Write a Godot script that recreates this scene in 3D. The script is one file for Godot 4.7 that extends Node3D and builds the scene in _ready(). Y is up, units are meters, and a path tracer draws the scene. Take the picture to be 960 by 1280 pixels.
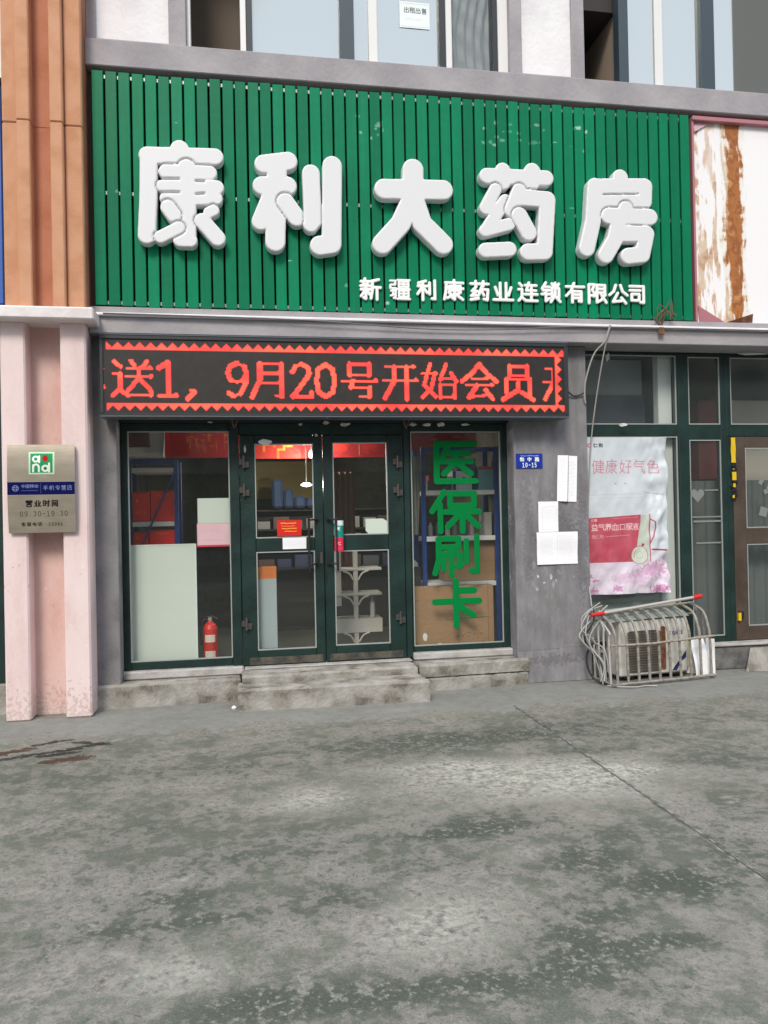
extends Node3D

# ---------------------------------------------------------------- mesh helper
class Geo:
	var v := PackedVector3Array()
	var n := PackedVector3Array()
	var u := PackedVector2Array()

	func uvof(p: Vector3, nn: Vector3) -> Vector2:
		var a := nn.abs()
		if a.z >= a.x and a.z >= a.y:
			return Vector2(p.x, -p.y)
		if a.x >= a.y:
			return Vector2(p.z, -p.y)
		return Vector2(p.x, p.z)

	func tri(a: Vector3, b: Vector3, c: Vector3) -> void:   # counter-clockwise seen from outside
		var nn := (b - a).cross(c - a).normalized()
		for p in [a, c, b]:
			v.append(p); n.append(nn); u.append(uvof(p, nn))

	func quad(a: Vector3, b: Vector3, c: Vector3, d: Vector3) -> void:
		tri(a, b, c); tri(a, c, d)

	func face(a: Vector3, b: Vector3, c: Vector3, d: Vector3) -> void:   # a lower left, b lower right, c upper right, d upper left, uv 0..1
		var nn := (b - a).cross(c - a).normalized()
		var q := [[a, Vector2(0, 1)], [c, Vector2(1, 0)], [b, Vector2(1, 1)], [a, Vector2(0, 1)], [d, Vector2(0, 0)], [c, Vector2(1, 0)]]
		for e in q:
			v.append(e[0]); n.append(nn); u.append(e[1])

	func box(lo: Vector3, hi: Vector3, bev := 0.0) -> Geo:
		if bev <= 0.0:
			var c := []
			for i in 8:
				c.append(Vector3(hi.x if i & 1 else lo.x, hi.y if i & 2 else lo.y, hi.z if i & 4 else lo.z))
			quad(c[4], c[5], c[7], c[6]); quad(c[1], c[0], c[2], c[3]); quad(c[5], c[1], c[3], c[7])
			quad(c[0], c[4], c[6], c[2]); quad(c[6], c[7], c[3], c[2]); quad(c[0], c[1], c[5], c[4])
			return self
		var m := (lo + hi) / 2.0
		var h := (hi - lo) / 2.0
		var b := minf(bev, minf(h.x, minf(h.y, h.z)) * 0.9)
		for ax in 3:
			for s in [-1.0, 1.0]:
				var a1 := (ax + 1) % 3
				var a2 := (ax + 2) % 3
				var q := []
				for k in [[-1, -1], [1, -1], [1, 1], [-1, 1]]:
					var p := Vector3.ZERO
					p[ax] = s * h[ax]; p[a1] = k[0] * (h[a1] - b); p[a2] = k[1] * (h[a2] - b)
					q.append(m + p)
				if s > 0: quad(q[0], q[1], q[2], q[3])
				else: quad(q[3], q[2], q[1], q[0])
		for ax in 3:
			var a1 := (ax + 1) % 3
			var a2 := (ax + 2) % 3
			for s1 in [-1.0, 1.0]:
				for s2 in [-1.0, 1.0]:
					var p := []
					for e in [-1.0, 1.0]:
						var q1 := Vector3.ZERO
						q1[ax] = e * (h[ax] - b); q1[a1] = s1 * h[a1]; q1[a2] = s2 * (h[a2] - b)
						var q2 := Vector3.ZERO
						q2[ax] = e * (h[ax] - b); q2[a1] = s1 * (h[a1] - b); q2[a2] = s2 * h[a2]
						p.append(m + q1); p.append(m + q2)
					if s1 * s2 > 0: quad(p[0], p[2], p[3], p[1])
					else: quad(p[1], p[3], p[2], p[0])
		for sx in [-1.0, 1.0]:
			for sy in [-1.0, 1.0]:
				for sz in [-1.0, 1.0]:
					var a := m + Vector3(sx * h.x, sy * (h.y - b), sz * (h.z - b))
					var bb := m + Vector3(sx * (h.x - b), sy * h.y, sz * (h.z - b))
					var c2 := m + Vector3(sx * (h.x - b), sy * (h.y - b), sz * h.z)
					if sx * sy * sz > 0: tri(a, bb, c2)
					else: tri(a, c2, bb)
		return self

	func tube(pts: Array, r: float, sides := 8, r2 := -1.0) -> Geo:
		if r2 < 0.0: r2 = r
		var prev := PackedVector3Array()
		var pn := PackedVector3Array()
		var up := Vector3(0.13, 0.95, 0.31).normalized()
		for i in pts.size():
			var a: Vector3 = pts[maxi(i - 1, 0)]
			var b: Vector3 = pts[mini(i + 1, pts.size() - 1)]
			var t := (b - a).normalized()
			var x := up - t * up.dot(t)
			if x.length() < 0.05: x = Vector3.RIGHT - t * t.x
			x = x.normalized()
			up = x
			var y := t.cross(x)
			var cur := PackedVector3Array()
			var cn := PackedVector3Array()
			var rr: float = lerp(r, r2, float(i) / maxf(1.0, pts.size() - 1))
			for k in sides:
				var an := TAU * k / sides
				var d := x * cos(an) + y * sin(an)
				cn.append(d); cur.append(pts[i] + d * rr)
			if i > 0:
				for k in sides:
					var k2 := (k + 1) % sides
					for e in [[prev[k], pn[k]], [cur[k2], cn[k2]], [prev[k2], pn[k2]], [prev[k], pn[k]], [cur[k], cn[k]], [cur[k2], cn[k2]]]:
						v.append(e[0]); n.append(e[1]); u.append(Vector2(float(k) / sides, float(i)))
			if i == 0 or i == pts.size() - 1:
				var s := -1.0 if i == 0 else 1.0
				for k in sides:
					var k2 := (k + 1) % sides
					for p in ([pts[i], cur[k2], cur[k]] if s > 0 else [pts[i], cur[k], cur[k2]]):
						v.append(p); n.append(t * s); u.append(Vector2.ZERO)
			prev = cur; pn = cn
		return self

	func lathe(c: Vector3, prof: Array, sides := 16) -> Geo:   # prof: Vector2(radius, height)
		for i in prof.size() - 1:
			var p: Vector2 = prof[i]
			var q: Vector2 = prof[i + 1]
			var sl := Vector2(q.y - p.y, p.x - q.x).normalized()
			for k in sides:
				var a0 := TAU * k / sides
				var a1 := TAU * (k + 1) / sides
				var d0 := Vector3(cos(a0), 0, -sin(a0))
				var d1 := Vector3(cos(a1), 0, -sin(a1))
				var pa := c + d0 * p.x + Vector3.UP * p.y
				var pb := c + d1 * p.x + Vector3.UP * p.y
				var qa := c + d0 * q.x + Vector3.UP * q.y
				var qb := c + d1 * q.x + Vector3.UP * q.y
				var n0 := d0 * sl.x + Vector3.UP * sl.y
				var n1 := d1 * sl.x + Vector3.UP * sl.y
				for e in [[pa, n0, 0.0, 0.0], [qb, n1, 1.0, 1.0], [pb, n1, 1.0, 0.0], [pa, n0, 0.0, 0.0], [qa, n0, 0.0, 1.0], [qb, n1, 1.0, 1.0]]:
					v.append(e[0]); n.append(e[1]); u.append(Vector2((k + e[2]) / sides, 1.0 - lerp(p.y, q.y, e[3]) / maxf(0.001, prof[-1].y)))
		return self

	func sheet(o: Vector3, ex: Vector3, ey: Vector3, nx: int, ny: int, bend: Callable) -> Geo:   # o lower left
		var nz := ex.cross(ey).normalized()
		var g := func(i: float, j: float) -> Vector3:
			return o + ex * i + ey * j + nz * float((bend as Callable).call(i, j))
		for i in nx:
			for j in ny:
				var c := [[i, j], [i + 1, j + 1], [i + 1, j], [i, j], [i, j + 1], [i + 1, j + 1]]
				for q in c:
					var s := float(q[0]) / nx
					var t := float(q[1]) / ny
					var p: Vector3 = g.call(s, t)
					var dx: Vector3 = g.call(s + 0.01, t) - g.call(s - 0.01, t)
					var dy: Vector3 = g.call(s, t + 0.01) - g.call(s, t - 0.01)
					v.append(p); n.append(dx.cross(dy).normalized()); u.append(Vector2(s, 1.0 - t))
		return self

	func mesh() -> ArrayMesh:
		var a := []
		a.resize(Mesh.ARRAY_MAX)
		a[Mesh.ARRAY_VERTEX] = v; a[Mesh.ARRAY_NORMAL] = n; a[Mesh.ARRAY_TEX_UV] = u
		var m := ArrayMesh.new()
		m.add_surface_from_arrays(Mesh.PRIMITIVE_TRIANGLES, a)
		return m


# ---------------------------------------------------------------- node helpers
var used := {}
var rng := RandomNumberGenerator.new()
var M := {}

func named(o: Node, called: String, parent: Node) -> void:
	var key := str(parent.get_instance_id()) + called
	var k: int = used.get(key, 0)
	used[key] = k + 1
	o.name = called if k == 0 else "%s_%03d" % [called, k]
	parent.add_child(o, true)

func tag(o: Node, label: String, category: String, group := "") -> Node:
	o.set_meta("label", label); o.set_meta("category", category)
	if group != "": o.set_meta("group", group)
	return o

func thing(called: String, label: String, category: String, at := Vector3.ZERO, group := "") -> Node3D:
	var o := Node3D.new()
	named(o, called, self)
	o.position = at
	tag(o, label, category, group)
	return o

func part(called: String, g, m: Material, parent: Node, label := "") -> MeshInstance3D:
	var o := MeshInstance3D.new()
	o.mesh = g.mesh() if g is Geo else g
	o.material_override = m
	o.cast_shadow = GeometryInstance3D.SHADOW_CASTING_SETTING_ON
	named(o, called, parent)
	if label != "": o.set_meta("label", label)
	return o

func single(called: String, g, m: Material, label: String, category: String, group := "") -> MeshInstance3D:
	var o := part(called, g, m, self)
	tag(o, label, category, group)
	return o

func struct(called: String, g, m: Material) -> MeshInstance3D:
	var o := part(called, g, m, self)
	o.set_meta("kind", "structure")
	return o

func bx(x0: float, x1: float, y0: float, y1: float, z0: float, z1: float, bev := 0.0) -> Geo:
	return Geo.new().box(Vector3(x0, y0, z0), Vector3(x1, y1, z1), bev)

func curve(pts: Array, steps := 6) -> Array:   # Catmull-Rom through the points
	var r := []
	for i in pts.size() - 1:
		var a: Vector3 = pts[maxi(i - 1, 0)]
		var d: Vector3 = pts[mini(i + 2, pts.size() - 1)]
		var b: Vector3 = pts[i]
		var c: Vector3 = pts[i + 1]
		for k in steps:
			r.append(b.cubic_interpolate(c, a, d, float(k) / steps))
	r.append(pts[-1])
	return r

# ---------------------------------------------------------------- materials
func mat(called: String, c: Color, rough := 0.7, metal := 0.0, spec := 0.5) -> StandardMaterial3D:
	var m := StandardMaterial3D.new()
	m.resource_name = called
	m.albedo_color = c.linear_to_srgb()
	m.roughness = rough
	m.metallic = metal
	m.metallic_specular = spec
	M[called] = m
	return m

func lin(r: float, g: float, b: float) -> Color:
	return Color(r, g, b)

func srgb(r: int, g: int, b: int) -> Color:
	return Color8(r, g, b)

func noise(seed_: int, freq: float, oct := 4, type := FastNoiseLite.TYPE_SIMPLEX_SMOOTH, warp := 0.0) -> FastNoiseLite:
	var f := FastNoiseLite.new()
	f.seed = seed_; f.frequency = freq; f.noise_type = type
	f.fractal_octaves = oct
	if oct <= 1: f.fractal_type = FastNoiseLite.FRACTAL_NONE
	if warp > 0.0:
		f.domain_warp_enabled = true; f.domain_warp_amplitude = warp; f.domain_warp_frequency = freq * 1.5
	return f

func bump(m: StandardMaterial3D, seed_: int, freq: float, scale: Vector3, strength: float, oct := 5) -> void:
	var t := NoiseTexture2D.new()
	t.width = 512; t.height = 512; t.seamless = true; t.as_normal_map = true; t.bump_strength = 6.0
	t.noise = noise(seed_, freq, oct)
	m.normal_enabled = true; m.normal_texture = t; m.normal_scale = strength
	m.uv1_triplanar = m.albedo_texture == null
	m.uv1_world_triplanar = m.uv1_triplanar
	if m.uv1_triplanar: m.uv1_scale = scale

func tex(im: Image) -> ImageTexture:
	return ImageTexture.create_from_image(im)

# A material whose colour wanders between the given tones, mapped in metres on the box UVs or by triplanar; every tone is the thing's own.
func mottled(called: String, tones: Array, size: int, metres: float, seed_: int, freq: float, rough: float, nstr := 0.5, spec := 0.5) -> StandardMaterial3D:
	var m := StandardMaterial3D.new()
	m.resource_name = called
	var a := noise(seed_, freq, 5, FastNoiseLite.TYPE_SIMPLEX_SMOOTH, 20.0).get_seamless_image(size, size).get_data()
	var b := noise(seed_ + 7, 0.11, 3).get_seamless_image(size, size).get_data()
	var out := PackedByteArray()
	out.resize(size * size * 3)
	var lut := PackedByteArray()
	for i in 256:
		var t := clampf((i / 255.0 - 0.5) * 1.5 + 0.5, 0.0, 0.999) * (tones.size() - 1)
		var k := int(t)
		var c: Color = (tones[k] as Color).lerp(tones[k + 1], t - k).linear_to_srgb()
		lut.append(c.r8); lut.append(c.g8); lut.append(c.b8)
	for i in size * size:
		var q := clampi(a[i] + (b[i] - 128) / 4, 0, 255) * 3
		out[i * 3] = lut[q]; out[i * 3 + 1] = lut[q + 1]; out[i * 3 + 2] = lut[q + 2]
	m.albedo_texture = tex(Image.create_from_data(size, size, false, Image.FORMAT_RGB8, out))
	m.roughness = rough
	m.metallic_specular = spec
	m.uv1_triplanar = true; m.uv1_world_triplanar = true
	m.uv1_scale = Vector3.ONE / metres
	var t2 := NoiseTexture2D.new()
	t2.width = 512; t2.height = 512; t2.seamless = true; t2.as_normal_map = true; t2.bump_strength = 5.0
	t2.noise = noise(seed_ + 3, 0.06, 5)
	if nstr > 0.0:
		m.normal_enabled = true; m.normal_texture = t2; m.normal_scale = nstr
	M[called] = m
	return m

# ---------------------------------------------------------------- glyphs: strokes on a 100 x 100 square, y down, as pairs of two digits
const GLYPH := {
	"康": "5002 5012;1014 9214;1414 1250 0490;2830 8030 8048;1840 9240;2850 8050;5222 5290 4284;2660 3668;1884 4272;8058 6468;5666 9090",
	"利": "4408 1018;0832 5232;3014 3095;2836 0668;3238 5062;6216 6268;8606 8690 7288",
	"药": "0816 9216;3204 3226;6804 6826;3430 1450 3850 1072 4470;0890 4484;6030 4864;5842 9042 8690 7086;6254 7068",
	"新": "2604 2612;0816 5016;1822 2230;3822 3432;0636 5236;0852 5052;2936 2994 2090;2658 0882;3458 4876;8806 6014;6012 6050 5292;6042 9642;8042 8096",
	"疆": "0810 3210 3228 1028;1028 0844 3444 3290 2488;1256 3056;2150 2176;1078 3074;4206 9806;4814 9214 9238 4838 4814;7014 7038;4826 9226;4248 9848;4856 9256 9282 4882 4856;7056 7082;4869 9269;4292 9892",
	"业": "3610 3686;6410 6486;1230 2466;8830 7666;0488 9688",
	"连": "1010 2222;0638 2238 2272 0690;2276 4090 9690;3818 9218;5606 4442 9042;6830 6882;3660 9660",
	"锁": "2404 0632;1624 4224;1040 4040;0458 4458;2440 2490 4078;7004 7026;5408 6022;8808 8022;5472 5430 8830 8872;7042 7060 4894;7472 9492",
	"有": "0620 9420;4404 3040 0664;3642 3694;3642 8042 8090 6888;3658 8058;3674 8074",
	"限": "1008 1096;1008 3808 2636 3850 3664 2260;5010 9010 9048;5010 5090;5028 9028;5046 9046;5092 7280;6648 9692;9256 7868",
	"公": "3808 2838 0656;6208 7238 9656;4846 2488 7882;6668 8894",
	"司": "1012 8812 8890 7088;1032 6832;2080 2050 6250 6280 2080",
	"送": "1010 2422;0638 2238 2272 0690;2276 4090 9690;4808 5620;8408 7620;3826 9426;3446 9646;6626 6450 4078;6650 9278",
	"月": "2810 2850 0892;2810 8010 8090 6688;2834 8034;2858 8058",
	"号": "2636 2608 7408 7436 2636;0650 9450;3450 2866 7666 7490 5088",
	"开": "1214 8814;0648 9448;3414 3450 1092;6614 6694",
	"始": "2606 1058 4088;3830 2868 0690;0430 4430;6806 5244 8840;8028 9448;5290 5258 9058 9090;5288 9088",
	"会": "5004 3028 0448;5004 7028 9648;3042 7042;1458 8658;4458 2288 7882;6670 8492",
	"员": "2632 2608 7408 7432 2632;1876 1842 8242 8276;5050 4870 0894;6076 9094",
	"医": "9210 0810 0890 9490;3218 2238;2830 8030;1848 8648;5230 5050 2474;5452 8474",
	"保": "2806 0450;2036 2096;4038 4010 8810 8838 4038;3052 9852;6440 6496;6056 3486;6856 9686",
	"刷": "1210 5410 5430 1230;1210 1260 0492;2282 2246 5646 5678 5076;3834 3896;7016 7066;9206 9290 8088",
	"卡": "4804 4896;4824 8424;0646 9446;5658 8276",
	"健": "2406 0644;1632 1694;2814 4414 3240 4440;4440 3674 2490;3060 4880 9888;5016 9216 9240;4828 9828;5040 9240;5252 9252;4666 9866;7206 7284",
	"好": "2406 0858 4288;3830 2868 0490;0430 4430;5412 9212 7234;7234 7490 6088;5050 9650",
	"气": "2604 0838;2616 9016;2432 8432;1648 7248 7680 9692 9676",
	"色": "3404 0838;3216 6416 5432;2034 8434 8458;2034 2090 9090 9076;2058 8458;5234 5258",
	"益": "3006 3820;7006 6220;0826 9226;3630 1052;6430 9052;2090 2062 8062 8090;4062 4090;6062 6090;0492 9692",
	"养": "3004 3814;7004 6214;1218 8818;1830 8230;0642 9442;5018 4642 0674;5642 9472;3660 3474 2694;6460 6494",
	"血": "5204 4018;1488 1426 8626 8688;3826 3888;6226 6288;0490 9690",
	"口": "1888 1818 8218 8284;1882 8282",
	"服": "1210 1260 0492;1210 3810 3890 2888;1234 3834;1258 3858;5408 5494;5408 9008 9030 7630;5444 8844 7470 5892;6050 9692",
	"液": "0810 1820;0434 1644;0492 2262;5804 6212;3018 9618;4228 2858;3646 3696;5828 4460;5640 8440 6878 4494;5450 9294",
	"营": "0614 9414;3204 3224;6804 6824;1042 1230 8830 8642;3240 6840 6856 3256 3240;2066 8066 8094 2094 2066",
	"时": "1014 4014 4080;1014 1080;1046 4046;1078 4078;4828 9828;8206 8290 6688;5646 6860",
	"间": "1406 2414;1422 1496;3412 8612 8692 7490;3434 6634 6678 3478 3434;3456 6656",
	"电": "1664 1624 8424 8464;1644 8444;1664 8464;5004 5084 6090 9290 9476",
	"话": "1008 2220;0436 2236 2284 3272;8804 4414;3632 9632;6610 6656;4494 4456 8856 8894;4492 8892",
	"客": "5002 5010;1028 1014 8814 8828;4220 1448;3630 6630 4850 0862;4044 9262;3094 3066 7066 7094;3092 7092",
	"仁": "3006 0650;2036 2096;4428 9028;3882 9682",
	"和": "4408 1016;0432 5032;2812 2894;2638 0670;3040 4858;5888 5820 9020 9088;5882 9082",
	"中": "1262 1226 8826 8862;1262 8862;5004 5096",
	"国": "1010 9010 9090 1090 1010;2628 7428;5028 5072;3050 7050;2272 7872;6258 7066",
	"移": "4006 1014;0430 4630;2412 2496;2436 0468;2840 4256;7004 5030;6414 9014 5446;6824 7634;7446 5072;7056 9656 5296;6866 7876",
	"动": "1020 4620;0440 5040;2840 1078 4672;4058 5082;5430 9430 9090 7888;7206 7044 4894",
	"手": "8008 1818;1636 8436;0658 9458;5014 5090 3486",
	"机": "0628 4628;2606 2696;2436 0468;2840 4256;5414 5456 4092;5414 8214 8286 9690",
	"专": "1618 8418;0640 9440;4804 3662 8062 5090;3474 6090",
	"店": "5002 5010;1414 9214;1414 1260 0492;5420 5454;5436 8836;3094 3054 8254 8294;3090 8290",
	"路": "1010 4010 4034 1034 1010;2634 2684;2656 4256;1050 1086;0490 4680;6406 5038;6018 8818 7046 5064;6226 9460;5668 8868 8894 5694 5668",
	"出": "5004 5092;2014 2044 8044 8014;1256 1290 8890 8856",
	"租": "4006 1014;0430 4630;2412 2496;2436 0468;2840 4256;5690 5612 8612 8690;5636 8636;5660 8660;4690 9690",
	"售": "3804 1432;2824 2862;2616 8816;2832 8432;2846 8446;2862 9062;5616 5662;2694 2670 7870 7894 2694",
	"联": "0612 4612;1412 1478;3812 3896;1434 3834;1454 3854;0480 4672;6006 6618;8806 8018;5226 9626;4848 9848;7426 7248 4894;7450 9894",
	"1": "3024 5010 5088;2890 7290",
	"9": "7236 6818 5010 3418 2834 3450 5056 6650 7236 7060 5884 4090 3082",
	"2": "2830 3616 5010 6618 7032 6246 2890 7490 7480",
	"0": "5010 3222 2850 3278 5090 6878 7250 6822 5010",
	"3": "2820 5010 7026 5046 7268 5090 2878",
	"5": "6810 3210 3046 5040 7060 5090 2880",
	"6": "6612 4020 2858 3682 5490 7070 5450 3058",
	"8": "5010 3026 5046 7026 5010;5046 2868 5090 7268 5046",
	":": "5034 5036;5072 5074", "-": "3050 7050", "，": "2076 3080 2090 1498",
	"大": "0836 9236;5006 4840 3470 0892;5040 6670 9292",
}

func strokes(ch: String) -> Array:
	var r := []
	if not GLYPH.has(ch): return r
	for s in GLYPH[ch].split(";"):
		var p := PackedVector2Array()
		for q in s.split(" "):
			p.append(Vector2(float(q.substr(0, 2)), float(q.substr(2, 2))))
		r.append(p)
	return r

func segdist(p: Vector2, a: Vector2, b: Vector2) -> float:
	var d := b - a
	var t := clampf((p - a).dot(d) / maxf(d.length_squared(), 1e-9), 0.0, 1.0)
	return p.distance_to(a + d * t)

func line(im: Image, a: Vector2, b: Vector2, w: float, c: Color) -> void:
	var lo := Vector2(minf(a.x, b.x), minf(a.y, b.y)) - Vector2.ONE * (w + 1)
	var hi := Vector2(maxf(a.x, b.x), maxf(a.y, b.y)) + Vector2.ONE * (w + 1)
	for y in range(maxi(0, int(lo.y)), mini(im.get_height() - 1, int(hi.y)) + 1):
		for x in range(maxi(0, int(lo.x)), mini(im.get_width() - 1, int(hi.x)) + 1):
			var k := clampf(w / 2 + 0.5 - segdist(Vector2(x, y), a, b), 0.0, 1.0)
			if k > 0.0:
				im.set_pixel(x, y, im.get_pixel(x, y).lerp(c, k * c.a))

func ink(im: Image, text: String, x: float, y: float, h: float, pitch: float, w: float, c: Color, squeeze := 1.0) -> void:
	for i in text.length():
		for s in strokes(text[i]):
			for k in s.size() - 1:
				line(im, Vector2(x + i * pitch + s[k].x * h * squeeze / 100.0, y + s[k].y * h / 100.0), Vector2(x + i * pitch + s[k + 1].x * h * squeeze / 100.0, y + s[k + 1].y * h / 100.0), w, Color(c, 1.0))

func blot(im: Image, cx: float, cy: float, rx: float, ry: float, c: Color, ragged := 0.35, seed_ := 1) -> void:
	var f := noise(seed_, 0.05, 4)
	for y in range(maxi(0, int(cy - ry * 1.4)), mini(im.get_height(), int(cy + ry * 1.4))):
		for x in range(maxi(0, int(cx - rx * 1.4)), mini(im.get_width(), int(cx + rx * 1.4))):
			var d := Vector2((x - cx) / rx, (y - cy) / ry).length() + f.get_noise_2d(x, y) * ragged * 2.0
			var k := clampf((1.0 - d) * 5.0, 0.0, 1.0) * c.a
			if k > 0.0: im.set_pixel(x, y, im.get_pixel(x, y).lerp(Color(c, 1.0), k))

func blank(w: int, h: int, c: Color) -> Image:
	var im := Image.create_empty(w, h, false, Image.FORMAT_RGB8)
	im.fill(c)
	return im

func printed(called: String, im: Image, rough := 0.6, spec := 0.5) -> StandardMaterial3D:
	var m := mat(called, Color.WHITE, rough, 0.0, spec)
	m.albedo_texture = tex(im)
	m.texture_repeat = false
	return m

# Solid lettering: the outline of thick strokes, extruded with a rounded front edge, meshed as surface nets.
# comps: arrays of [half width, PackedVector2Array] in metres; a later component cuts a groove round itself into earlier ones.
func solid(comps: Array, slots: Array, cell: float, cz: float, depth: float, rnd: float, gap: float) -> ArrayMesh:
	var lo := Vector2(1e9, 1e9)
	var hi := -lo
	for c in comps:
		for s in c:
			for p in s[1]:
				lo = lo.min(p - Vector2.ONE * s[0]); hi = hi.max(p + Vector2.ONE * s[0])
	lo -= Vector2.ONE * cell * 2.5; hi += Vector2.ONE * cell * 2.5
	var nx := int((hi.x - lo.x) / cell) + 2
	var ny := int((hi.y - lo.y) / cell) + 2
	var nz := int(depth / cz) + 4
	var f := PackedFloat32Array()
	f.resize(nx * ny * nz)
	for j in ny:
		for i in nx:
			var p := lo + Vector2(i, j) * cell
			var all := 1e9
			var cut := 1e9
			var later := 1e9
			for k in range(comps.size() - 1, -1, -1):
				var d := 1e9
				for s in comps[k]:
					var l: PackedVector2Array = s[1]
					for q in l.size() - 1:
						d = minf(d, segdist(p, l[q], l[q + 1]) - s[0])
				all = minf(all, d)
				cut = minf(cut, maxf(d, gap - later))
				later = minf(later, d)
			for s in slots:
				cut = maxf(cut, s[0] - segdist(p, s[1], s[2]))
			for k in nz:
				var z := (k - 1.5) * cz
				f[(k * ny + j) * nx + i] = minf(round_slab(cut, z, depth, rnd), round_slab(all, z, depth * 0.78, 0.004) if comps.size() > 1 or slots.size() > 0 else 1e9)
	return nets(f, nx, ny, nz, Vector3(lo.x, lo.y, -1.5 * cz), Vector3(cell, cell, cz))

func round_slab(d: float, z: float, h: float, r: float) -> float:
	var qx := d + r
	var qz := z - h + r
	var e := minf(maxf(qx, qz), 0.0) + Vector2(maxf(qx, 0.0), maxf(qz, 0.0)).length() - r
	return maxf(e, -z)

func nets(f: PackedFloat32Array, nx: int, ny: int, nz: int, o: Vector3, c: Vector3) -> ArrayMesh:
	var ids := PackedInt32Array()
	ids.resize(nx * ny * nz)
	ids.fill(-1)
	var vs := PackedVector3Array()
	var off := [0, 1, nx, nx + 1, nx * ny, nx * ny + 1, nx * ny + nx, nx * ny + nx + 1]
	var edges := [[0, 1], [2, 3], [4, 5], [6, 7], [0, 2], [1, 3], [4, 6], [5, 7], [0, 4], [1, 5], [2, 6], [3, 7]]
	for k in nz - 1:
		for j in ny - 1:
			var row := (k * ny + j) * nx
			for i in nx - 1:
				var b := row + i
				var inside := 0
				for q in 8:
					if f[b + off[q]] < 0.0: inside += 1
				if inside == 0 or inside == 8: continue
				var s := Vector3.ZERO
				var m := 0
				for e in edges:
					var fa := f[b + off[e[0]]]
					var fb := f[b + off[e[1]]]
					if (fa < 0.0) == (fb < 0.0): continue
					var t := fa / (fa - fb)
					var pa := Vector3(e[0] & 1, (e[0] >> 1) & 1, e[0] >> 2)
					var pb := Vector3(e[1] & 1, (e[1] >> 1) & 1, e[1] >> 2)
					s += pa.lerp(pb, t)
					m += 1
				ids[b] = vs.size()
				vs.append(o + (Vector3(i, j, k) + s / m) * c)
	var idx := PackedInt32Array()
	var step := [1, nx, nx * ny]
	for k in range(1, nz - 1):
		for j in range(1, ny - 1):
			for i in range(1, nx - 1):
				var b := (k * ny + j) * nx + i
				for a in 3:
					var s0 := f[b] < 0.0
					if s0 == (f[b + step[a]] < 0.0): continue
					var u: int = step[(a + 1) % 3]
					var w: int = step[(a + 2) % 3]
					var q := [ids[b], ids[b - u], ids[b - u - w], ids[b - w]]
					if q.min() < 0: continue
					idx.append_array(PackedInt32Array([q[0], q[2], q[1], q[0], q[3], q[2]]) if s0 else PackedInt32Array([q[0], q[1], q[2], q[0], q[2], q[3]]))
	var ns := PackedVector3Array()
	ns.resize(vs.size())
	for t in range(0, idx.size(), 3):
		var nn := (vs[idx[t + 2]] - vs[idx[t]]).cross(vs[idx[t + 1]] - vs[idx[t]])
		for q in 3: ns[idx[t + q]] += nn
	for q in ns.size(): ns[q] = ns[q].normalized()
	var arr := []
	arr.resize(Mesh.ARRAY_MAX)
	arr[Mesh.ARRAY_VERTEX] = vs; arr[Mesh.ARRAY_NORMAL] = ns; arr[Mesh.ARRAY_INDEX] = idx
	var mm := ArrayMesh.new()
	mm.add_surface_from_arrays(Mesh.PRIMITIVE_TRIANGLES, arr)
	return mm

func glyph_comps(ch: String, size: Vector2, hw: float) -> Array:   # about the glyph's centre
	var c := []
	for s in strokes(ch):
		var p := PackedVector2Array()
		for q in s: p.append(Vector2((q.x - 50.0) / 100.0 * size.x, (50.0 - q.y) / 100.0 * size.y))
		c.append([hw, p])
	return [c]

# a leaf or window: rails and stiles round panes, one frame mesh
func framed(called: String, parent: Node, x0: float, x1: float, y0: float, y1: float, z0: float, z1: float, xs: Array, ys: Array, m: Material) -> MeshInstance3D:
	# xs: [[glass x0, glass x1], ...]; ys: [[glass y0, glass y1], ...] from the bottom up; stiles run through
	var g := Geo.new()
	var px := x0
	for q in xs + [[x1, x1]]:
		g.box(Vector3(px, y0, z0), Vector3(q[0], y1, z1), 0.006)
		px = q[1]
	for q in xs:
		var py := y0
		for r in ys + [[y1, y1]]:
			g.box(Vector3(q[0] + 0.0005, py, z0 + 0.004), Vector3(q[1] - 0.0005, r[0], z1 - 0.004), 0.005)
			py = r[1]
	var o := part(called, g, m, parent)
	for q in xs:
		for r in ys:
			# aluminium bead round the pane, then the pane
			var b := Geo.new()
			var w := 0.011
			var za := z1 - 0.02
			var zb := z1 - 0.008
			b.box(Vector3(q[0], r[0], za), Vector3(q[0] + w, r[1], zb)); b.box(Vector3(q[1] - w, r[0], za), Vector3(q[1], r[1], zb))
			b.box(Vector3(q[0] + w, r[0], za), Vector3(q[1] - w, r[0] + w, zb)); b.box(Vector3(q[0] + w, r[1] - w, za), Vector3(q[1] - w, r[1], zb))
			part("bead", b, M.bead, o)
			part("pane", pane_mesh(q[0] + 0.004, q[1] - 0.004, r[0] + 0.004, r[1] - 0.004, za - 0.003), M.veiled_glass if x0 > 3.0 else M.glass, o)
	return o

func pane_mesh(x0: float, x1: float, y0: float, y1: float, z: float) -> Geo:
	var g := Geo.new()
	g.quad(Vector3(x0, y0, z), Vector3(x1, y0, z), Vector3(x1, y1, z), Vector3(x0, y1, z))
	return g

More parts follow.
